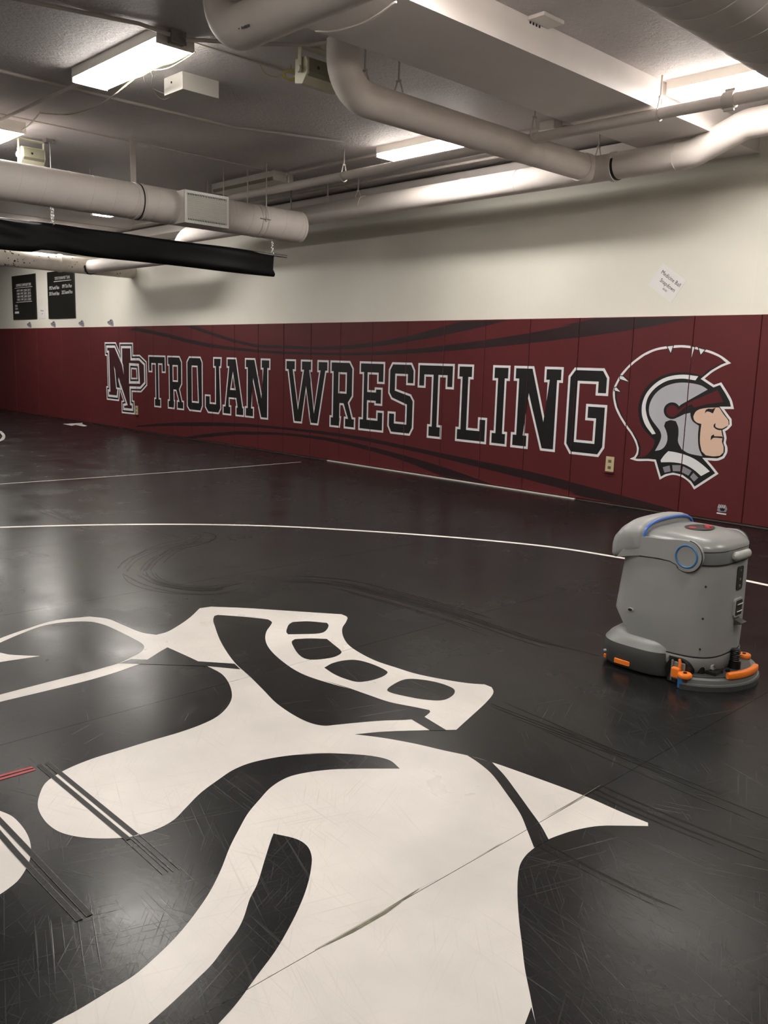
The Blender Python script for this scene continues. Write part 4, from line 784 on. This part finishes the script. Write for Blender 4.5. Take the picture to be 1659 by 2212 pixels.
# tilted sign
cxn, czn = wxz(-4.167, 2.133)
sg = empty('paper_sign', (cxn, YW, czn), 'tilted white paper sign in a plastic sleeve reading Medicine Ball Snapdown', 'sign')
ang = math.radians(35)
ct, sn = math.cos(ang), math.sin(ang)
def rotb(hw, hh, y0, y1, mat, name, dx=0, dz=0):
    q_ = []
    for (a, b) in ((-hw, -hh), (hw, -hh), (hw, hh), (-hw, hh)):
        a += dx; b += dz; q_.append((a*ct+b*sn, -a*sn+b*ct))
    return MB().prism(q_, y0, y1, lambda u, v, w: (u, w, v)).build(name, mat, sg)
rotb(.150, .118, -.003, -.0005, M_PLASTIC, 'plastic_sleeve'); rotb(.138, .106, -.0045, -.003, M_PAPER, 'sheet')
font_text('Medicine Ball', .028*1.0, .022, .052, -.005, M_PRINTB, sg, .88, rot=ang); font_text('Snapdown', .0, -.036, .052, -.005, M_PRINTB, sg, .88, rot=ang); font_text('30/30', -.022, -.07, .026, -.005, M_PRINTB, sg, .9, rot=ang)
# small ornaments above the pads
for i, (x, l) in enumerate([(-18.87, 'first small grey and black ornament above the pads, under the left board'), (-17.66, 'second small grey ornament above the pads, under the left edge of the right board'), (-16.37, 'third small grey ornament above the pads, right of the right board'), (-15.17, 'last small grey ornament above the pads, nearest the NP letters')]):
    xx, zz = wxz(x, 1.905)
    t = empty('wall_ornament', (xx, YW, zz), l, 'ornament', 'small grey ornaments along the top of the pads')
    K = 1.15
    sh = [(-.10*K, .0), (-.08*K, .027), (-.03*K, .022), (-.01*K, .05), (.04*K, .062), (.08*K, .038), (.10*K, -.01), (.10*K, -.06), (.05*K, -.06), (0, -.045), (-.06*K, -.03)]
    MB().prism(sh, -.008, 0, lambda u, v, w: (u, w, v)).build('plate', M_SILVERD, t)
    dk = MB()
    for px, pz, pw in ((-.05, .02, .018), (.02, .03, .02), (.06, -.01, .02), (.01, -.005, .012)): dk.box(px-pw, px+pw, -.0095, -.008, pz-.006, pz+.006)
    dk.build('dark_mark', M_PRINTB, t)
# wall outlets set in the pads
def outlet(x, z0, z1, w, label, mat):
    t = empty('wall_outlet', (x, YP, (z0+z1)/2), label, 'outlet'); hh = (z1-z0)/2
    MB().box(-w/2, w/2, -.010, .0, -hh, hh).build('cover_plate', mat, t, .003)
    d = MB()
    for s_ in (-1, 1):
        d.box(-.018, .018, -.0125, -.010, s_*.032-.014, s_*.032+.014)
    d.build('socket', M_OUTD, t, .002)
    MB().box(-w/2-.006, w/2+.006, -.022, 0, -hh-.012, -hh+.006).build('lower_lip', M_MAROON, t, .003)
outlet(-4.625, .325, .478, .093, 'ivory outlet plate in the pad under the letter G', M_OUTLET)
outlet(-14.245, .285, .445, .09, 'ivory outlet plate in the pad beside the foot of the NP letters', M_OUTLET)
# ------------------------------------------------------------ cleaning robot
RB = empty('floor_scrubber_robot', (-1.85, 3.651, 0), 'grey robotic floor scrubber with orange fittings standing on the mats', 'cleaning robot', None, PI)
def sec(xf, xr, hy, z, n=64, e=3.4, dz=None):
    cx = (xf+xr)/2; hx = (xf-xr)/2; out = []
    for k in range(n):
        a = 2*PI*k/n; c, s_ = math.cos(a), math.sin(a)
        x = cx+hx*abs(c)**(2/e)*(1 if c >= 0 else -1); y = hy*abs(s_)**(2/e)*(1 if s_ >= 0 else -1)
        zz = z if dz is None else dz(x, y, z)
        out.append((x, y, zz))
    return out
def interp(tab, z):
    for a, b in zip(tab, tab[1:]):
        if a[0] <= z <= b[0]:
            t = (z-a[0])/(b[0]-a[0]); t = t*t*(3-2*t) if False else t
            return [a[i]+(b[i]-a[i])*t for i in range(1, len(a))]
    return list(tab[-1][1:])
# body shell; its lower edge sweeps up towards the front
def wave(x):
    t = max(0, min(1, (x-.03)/.15)); return .124+.130*(t*t*(3-2*t))
body_tab = [(.09, .205, -.280, .212), (.20, .222, -.282, .222), (.27, .222, -.282, .226), (.40, .205, -.280, .228), (.47, .195, -.279, .228), (.52, .195, -.278, .227), (.56, .19, -.278, .226)]
mb = MB(); rings = []
for i in range(26):
    t = i/25
    ring = []
    n = 64; base = sec(1, -1, 1, 0)
    for k in range(n):
        z = .10+(.530-.10)*t
        xf, xr, hy = interp(body_tab, z)
        p = sec(xf, xr, hy, z)[k]
        zl = wave(p[0]); z2 = zl+(.530-zl)*t
        xf, xr, hy = interp(body_tab, z2); p = sec(xf, xr, hy, z2)[k]
        ring.append(p)
    rings.append(ring)
body = mb.loft(rings).build('body_shell', M_BODY, RB)
MB().loft([sec(.18, -.2805, .2285, .529), sec(.18, -.2805, .2287, .535)]).build('lower_seam', M_SEAM, body)
# rim band and lid
rim = MB().loft([sec(.18, -.277, .226, .530), sec(.18, -.279, .2275, .538), sec(.18, -.275, .226, .586)]).build('rim_band', M_RIM, RB)
MB().loft([sec(.18, -.274, .2245, .586), sec(.18, -.274, .2245, .590)]).build('lid_seam', M_SEAM, rim)
lid = MB().loft([sec(.15, -.276, .226, .590), sec(.15, -.275, .2255, .600), sec(.145, -.264, .220, .614), sec(.14, -.240, .206, .628), sec(.13, -.205, .185, .639), sec(.12, -.16, .155, .646), sec(.10, -.11, .10, .650), sec(.07, -.05, .03, .651)]).build('lid', M_LID, RB)
# control panel on the lid
el = [(-.085+.058*math.cos(2*PI*k/32), -.02+.085*math.sin(2*PI*k/32)) for k in range(32)]
cpn = MB().prism(el, .643, .6525, lambda u, v, w: (u, v, w)).build('control_panel', M_BLACK, RB)
MB().tube([(-.11, -.05, .652), (-.11, -.05, .660)], [.018, .015], 18).build('stop_button', M_REDB, cpn)
MB().tube([(-.07, .02, .6525), (-.07, .02, .6535)], .018, 18).build('status_ring', M_REDB, cpn)
# hood wrapping the front
def hsec(x, hy, zb, zt, n=48, e=2.9):
    zc = (zb+zt)/2; hz_ = (zt-zb)/2; out = []
    for k in range(n):
        a = 2*PI*k/n; c, s_ = math.cos(a), math.sin(a)
        ee = e if s_ > 0 else 6
        out.append((x, hy*abs(c)**(2/ee)*(1 if c >= 0 else -1), zc+hz_*abs(s_)**(2/ee)*(1 if s_ >= 0 else -1)))
    return out
H = [(.236, .09, .520, .535), (.233, .150, .503, .562), (.224, .185, .490, .592), (.208, .208, .485, .622), (.182, .224, .490, .652), (.150, .232, .505, .675), (.115, .237, .520, .688), (.080, .238, .532, .691), (.062, .236, .536, .688), (.052, .226, .54, .680)]
HS = []
for a, b in zip(H, H[1:]):
    for k in range(3): HS.append(tuple(a[i]+(b[i]-a[i])*k/3 for i in range(4)))
HS.append(H[-1])
hood = MB().loft([hsec(*h_) for h_ in HS]).build('front_hood', M_BODY, RB)
arcp = [hsec(.0655, .226, .54, .683)[k] for k in range(0, 25)]
mbx = MB()
ring_o = [(.060+.020*0, p[1]*.995, p[2]) for p in arcp]
mbx.tube([(.050, p[1]*.98, p[2]-.004) for p in arcp], .0065, 8).build('blue_trim', M_BLUE, hood)
for s_ in (1, -1):
    # side arm with pivot disc
    top = [(.12, .575), (.09, .600), (.05, .616), (.0, .620), (-.06, .622), (-.12, .630)]; 
    disc = [(-.160+.067*math.cos(a), .565+.067*math.sin(a)) for a in [PI/2-.1-(k/18)*(-PI-.55) for k in range(19)]]
    low = [(-.118, .522), (-.085, .533), (-.03, .535), (.06, .530), (.17, .505)]
    prof = top+disc+low
    arm = MB().prism(prof, s_*.205, s_*.2325, lambda u, v, w: (u, w, v)).build('side_arm', M_BODY, hood, .006)
    ringp = [(-.160+.0475*math.cos(2*PI*k/40), s_*.2333, .565+.0475*math.sin(2*PI*k/40)) for k in range(40)]
    MB().tube(ringp, .0044, 8, closed=True).build('blue_ring', M_BLUER, arm)
    dr = [(-.160+.0675*math.cos(a), s_*.2285, .565+.0675*math.sin(a)) for a in [PI/2+.1+(k/30)*(PI+.5) for k in range(31)]]+[(u, s_*.2285, v-.0015) for u, v in low[:4]]
    MB().tube(dr, .0028, 6).build('arm_gap', M_SEAM, arm)
# rear bumper light bar, sensor panel, charging socket
def xr(y): 
    e = 3.4; return -.029-.251*(max(0, 1-(abs(y)/.228)**e))**(1/e)
bar = MB()
rg = []
for k in range(11):
    y = .055-.16*k/10; x = xr(y)-.004; hh = .021*min(1, (min(k, 10-k)+.6)/1.6)
    rg.append([(x-.018*math.cos(2*PI*j/16)*min(1, (min(k, 10-k)+.6)/1.6), y, .560+hh*math.sin(2*PI*j/16)) for j in range(16)])
bar.loft(rg).build('bumper_bar', M_HANDLE, RB)
def rearplate(y0, y1, z0, z1, t, name, mat, rad=.012, parent=RB, n=8):
    pts = []
    for (cy, cz, a0) in ((y1-rad, z1-rad, 0), (y0+rad, z1-rad, PI/2), (y0+rad, z0+rad, PI), (y1-rad, z0+rad, 3*PI/2)):
        for k in range(5): a = a0+PI/2*k/4; pts.append((cy+rad*math.cos(a), cz+rad*math.sin(a)))
    return MB().prism(pts, .012, -t, lambda u, v, w: (xr(u)+w, u, v)).build(name, mat, parent)
sp = rearplate(-.066, -.006, .402, .508, .0025, 'sensor_panel', M_BLACK)
for (z, r_) in ((.490, .004), (.450, .0065), (.420, .006)): MB().tube([(xr(-.036)-.0025, -.036, z), (xr(-.036)-.004, -.036, z)], r_, 12).build('sensor_lens', M_RIM, sp)
cs = rearplate(-.074, .006, .284, .366, .010, 'charging_socket', M_HANDLE, .012)
rearplate(-.066, -.002, .290, .358, .0108, 'socket_recess', M_SEAM, .008, cs)
for z in (.340, .308):
    MB().tube([(xr(-.06)-.013, -.060, z), (xr(0)-.013, -.008, z)], .0035, 8).build('contact_bar', M_CHROME, cs)
MB().prism([(-.274, .277), (-.274, .244), (-.314, .254), (-.321, .262)], -.062, -.014, lambda u, v, w: (u, w, v)).build('drain_scoop', M_BASE, RB, .003)
for z in (.445, .305, .170):
    MB().tube([(-.240, .1975, z), (-.243, .2035, z)], .0045, 10).build('screw_hole', M_SEAM, body)
mo = MB().prism([(.085+.014*math.cos(2*PI*k/20)*(1.0), .275+.0085*math.sin(2*PI*k/20)) for k in range(20)], .219, .2290, lambda u, v, w: (u, w, v)); mo.build('side_sensor', M_HANDLE, body)
MB().prism([(.085+.0105*math.cos(2*PI*k/20), .275+.006*math.sin(2*PI*k/20)) for k in range(20)], .2290, .2300, lambda u, v, w: (u, w, v)).build('side_lens', M_BLACK, body)
# chassis ring under the body
ch = MB().loft([sec(.185, -.272, .205, .048), sec(.195, -.280, .212, .06), sec(.205, -.284, .222, .085), sec(.205, -.284, .222, .120), sec(.205, -.278, .215, .127)]).build('chassis', M_RIM, RB)
MB().loft([sec(.20, -.282, .2195, .122), sec(.20, -.282, .2195, .128)]).build('chassis_seam', M_SEAM, ch)
MB().loft([sec(.18, -.215, .18, .02), sec(.18, -.215, .18, .11)]).build('wheel_bay', M_DARK, ch)
# neck between body and brush deck at the front
MB().loft([sec(.17, -.05, .17, .13), sec(.16, -.05, .16, .26)]).build('front_column', M_DARK, ch)
# brush deck
dk_t = [(.012, .235, .02, .255), (.030, .252, -.0, .266), (.105, .250, -.02, .262), (.118, .247, -.02, .258), (.150, .235, -.03, .225), (.158, .20, -.03, .19)]
low = MB().loft([sec(t_[1], -.150, t_[3], t_[0], 64, 3.2) for t_ in dk_t[:4]]).build('brush_deck', M_BASE, RB)
MB().loft([sec(.248, -.150, .259, .117, 64, 3.2), sec(.232, -.150, .245, .138, 64, 3.2), sec(.205, -.150, .222, .158, 64, 3.0), sec(.17, -.06, .19, .168, 64, 3.0)]).build('deck_cover', M_RIM, low)
MB().loft([sec(.215, -.06, .235, .001, 48, 3), sec(.22, -.06, .24, .014, 48, 3)]).build('brush_skirt', M_BLACK, low)
def pad_side(x0, x1, z0, z1, name='orange_pad'):
    MB().prism([(x0, z0), (x1, z0), (x1, z1), (x0, z1)], .235, .2695, lambda u, v, w: (u, w, v)).build(name, M_ORANGE, low, .005)
pad_side(.045, .125, .026, .048)
MB().obox((.172, .230, .036), (.018, .016, 0), (.004, -.004, 0), (0, 0, .010)).build('orange_pad', M_ORANGE, low, .004)
MB().obox((.182, .232, .060), (.012, .012, 0), (.005, -.004, 0), (0, 0, .006)).build('edge_roller', M_HANDLE, low, .004)
# dark wheel gap
MB().loft([sec(-.10, -.185, .235, .006, 32, 4), sec(-.10, -.185, .230, .115, 32, 4)]).build('wheel_gap', M_DARK, ch)
MB().tube([(-.165, .19, .058), (-.165, .232, .058)], .057, 28).build('drive_wheel', M_BLACK, ch)
MB().tube([(-.165, -.19, .058), (-.165, -.232, .058)], .057, 28).build('drive_wheel', M_BLACK, ch)
# squeegee
def arc(r, a0, a1, n=30, cx=-.10): return [(cx+r*math.cos(a0+(a1-a0)*k/n), r*math.sin(a0+(a1-a0)*k/n)) for k in range(n+1)]
A0, A1 = math.radians(112), math.radians(248)
ao, ai = arc(.292, A0, A1), arc(.16, A1, A0)
sq = empty('squeegee_group', (0, 0, 0), None, None); sq.parent = None
bpy.data.objects.remove(sq)
ao2 = arc(.300, A0, A1)
mb = MB()
for z0_, z1_, ro, ri in ((.010, .030, .296, .20), (.030, .048, .290, .21)):
    mb.prism(arc(ro, A0, A1)+arc(ri, A1, A0), z0_, z1_, lambda u, v, w: (u, v, w))
sq = mb.build('squeegee', M_RIM, RB, .004)
MB().prism(arc(.300, A0-.03, A1+.03)+arc(.294, A1+.03, A0-.03), .0005, .022, lambda u, v, w: (u, v, w)).build('rubber_blade', M_BASE, sq)
MB().prism(arc(.262, A0+.12, A1-.12)+arc(.15, A1-.12, A0+.12), .046, .054, lambda u, v, w: (u, v, w)).build('top_plate', M_BASE, sq, .002)
hd2 = []
for k in range(15):
    a = math.radians(150+46*k/14); r_ = .283; 
    c = Vector((-.10+r_*math.cos(a), r_*math.sin(a), .066)); nr = Vector((math.cos(a), math.sin(a), 0)); sc_ = .8 if k in (0, 14) else 1
    hd2.append([c+nr*(.013*sc_*math.copysign(abs(math.cos(2*PI*j/16))**.6, math.cos(2*PI*j/16)))+Vector((0, 0, .016*sc_*math.copysign(abs(math.sin(2*PI*j/16))**.6, math.sin(2*PI*j/16)))) for j in range(16)])
MB().loft(hd2).build('orange_handle', M_ORANGE, sq)
for (x, y) in ((-.215, .262), (-.265, -.20)):
    w_ = MB().tube([(x, y, .050), (x, y, .054), (x, y, .066), (x, y, .070)], [.026, .030, .030, .026], 28).build('bumper_wheel', M_ORANGE, sq)
    MB().tube([(x, y, .070), (x, y, .074)], .008, 12).build('axle_cap', M_BLACK, w_)
    MB().tube([(x, y, .03), (x, y, .050)], .012, 12).build('axle_post', M_BASE, w_)
MB().box(-.187, -.149, .236, .262, .034, .080).build('orange_latch', M_ORANGE, sq, .006)
MB().tube([(-.180, .245, .080), (-.182, .247, .105), (-.175, .244, .118)], .006, 10).build('latch_lever', M_ORANGE, sq)
MB().box(-.146, -.136, .20, .24, .012, .105).box(-.20, -.146, .20, .235, .02, .10).build('side_bracket', M_RIM, sq, .004)
MB().box(-.212, -.190, .258, .276, .001, .048).build('blue_tab', M_BLUER, sq, .003)
mb = MB(); N_ = 40
for k in range(1): pass
zs_ = [.050+.09*k/36 for k in range(37)]
mb.tube([(-.302, -.02, z) for z in zs_], [.019+.0035*math.sin(k*PI/1.8) for k in range(37)], 20)
mb.tube([(-.302, -.02, .048), (-.302, -.02, .085)], .026, 20)
mb.build('suction_hose', M_BLACK, sq)
mb = MB()
for (x, y, r_, z1_) in ((-.235, .16, .018, .085), (-.290, .09, .012, .066), (-.305, .05, .010, .062), (-.28, -.08, .016, .085)):
    MB().tube([(x, y, .05), (x, y, z1_)], r_, 14).build('adjuster_knob', M_BLACK, sq)
MB().box(-.30, -.23, .10, .155, .054, .07).build('hinge_block', M_BLACK, sq, .002)
MB().tube([(-.25, .13, .075), (-.27, .06, .078), (-.28, .04, .06)], .004, 8).build('link_rod', M_GALV, sq)
# small oval badge on the chassis
by = .12
bd = MB().prism([(by+.020*math.copysign(abs(math.cos(2*PI*k/24))**.6, math.cos(2*PI*k/24)), .082+.012*math.copysign(abs(math.sin(2*PI*k/24))**.6, math.sin(2*PI*k/24))) for k in range(24)], .004, -.005, lambda u, v, w: (-.2695+w, u, v)).build('oval_badge', M_HANDLE, ch)
o_ = bd
tx = font_text('TS', 0, 0, .020, 0, M_BLACK, bd, 1)
tx.matrix_parent_inverse = Matrix.Identity(4)
tx.rotation_euler = (0, 0, -PI/2); tx.location = (-.2755, by, .075)
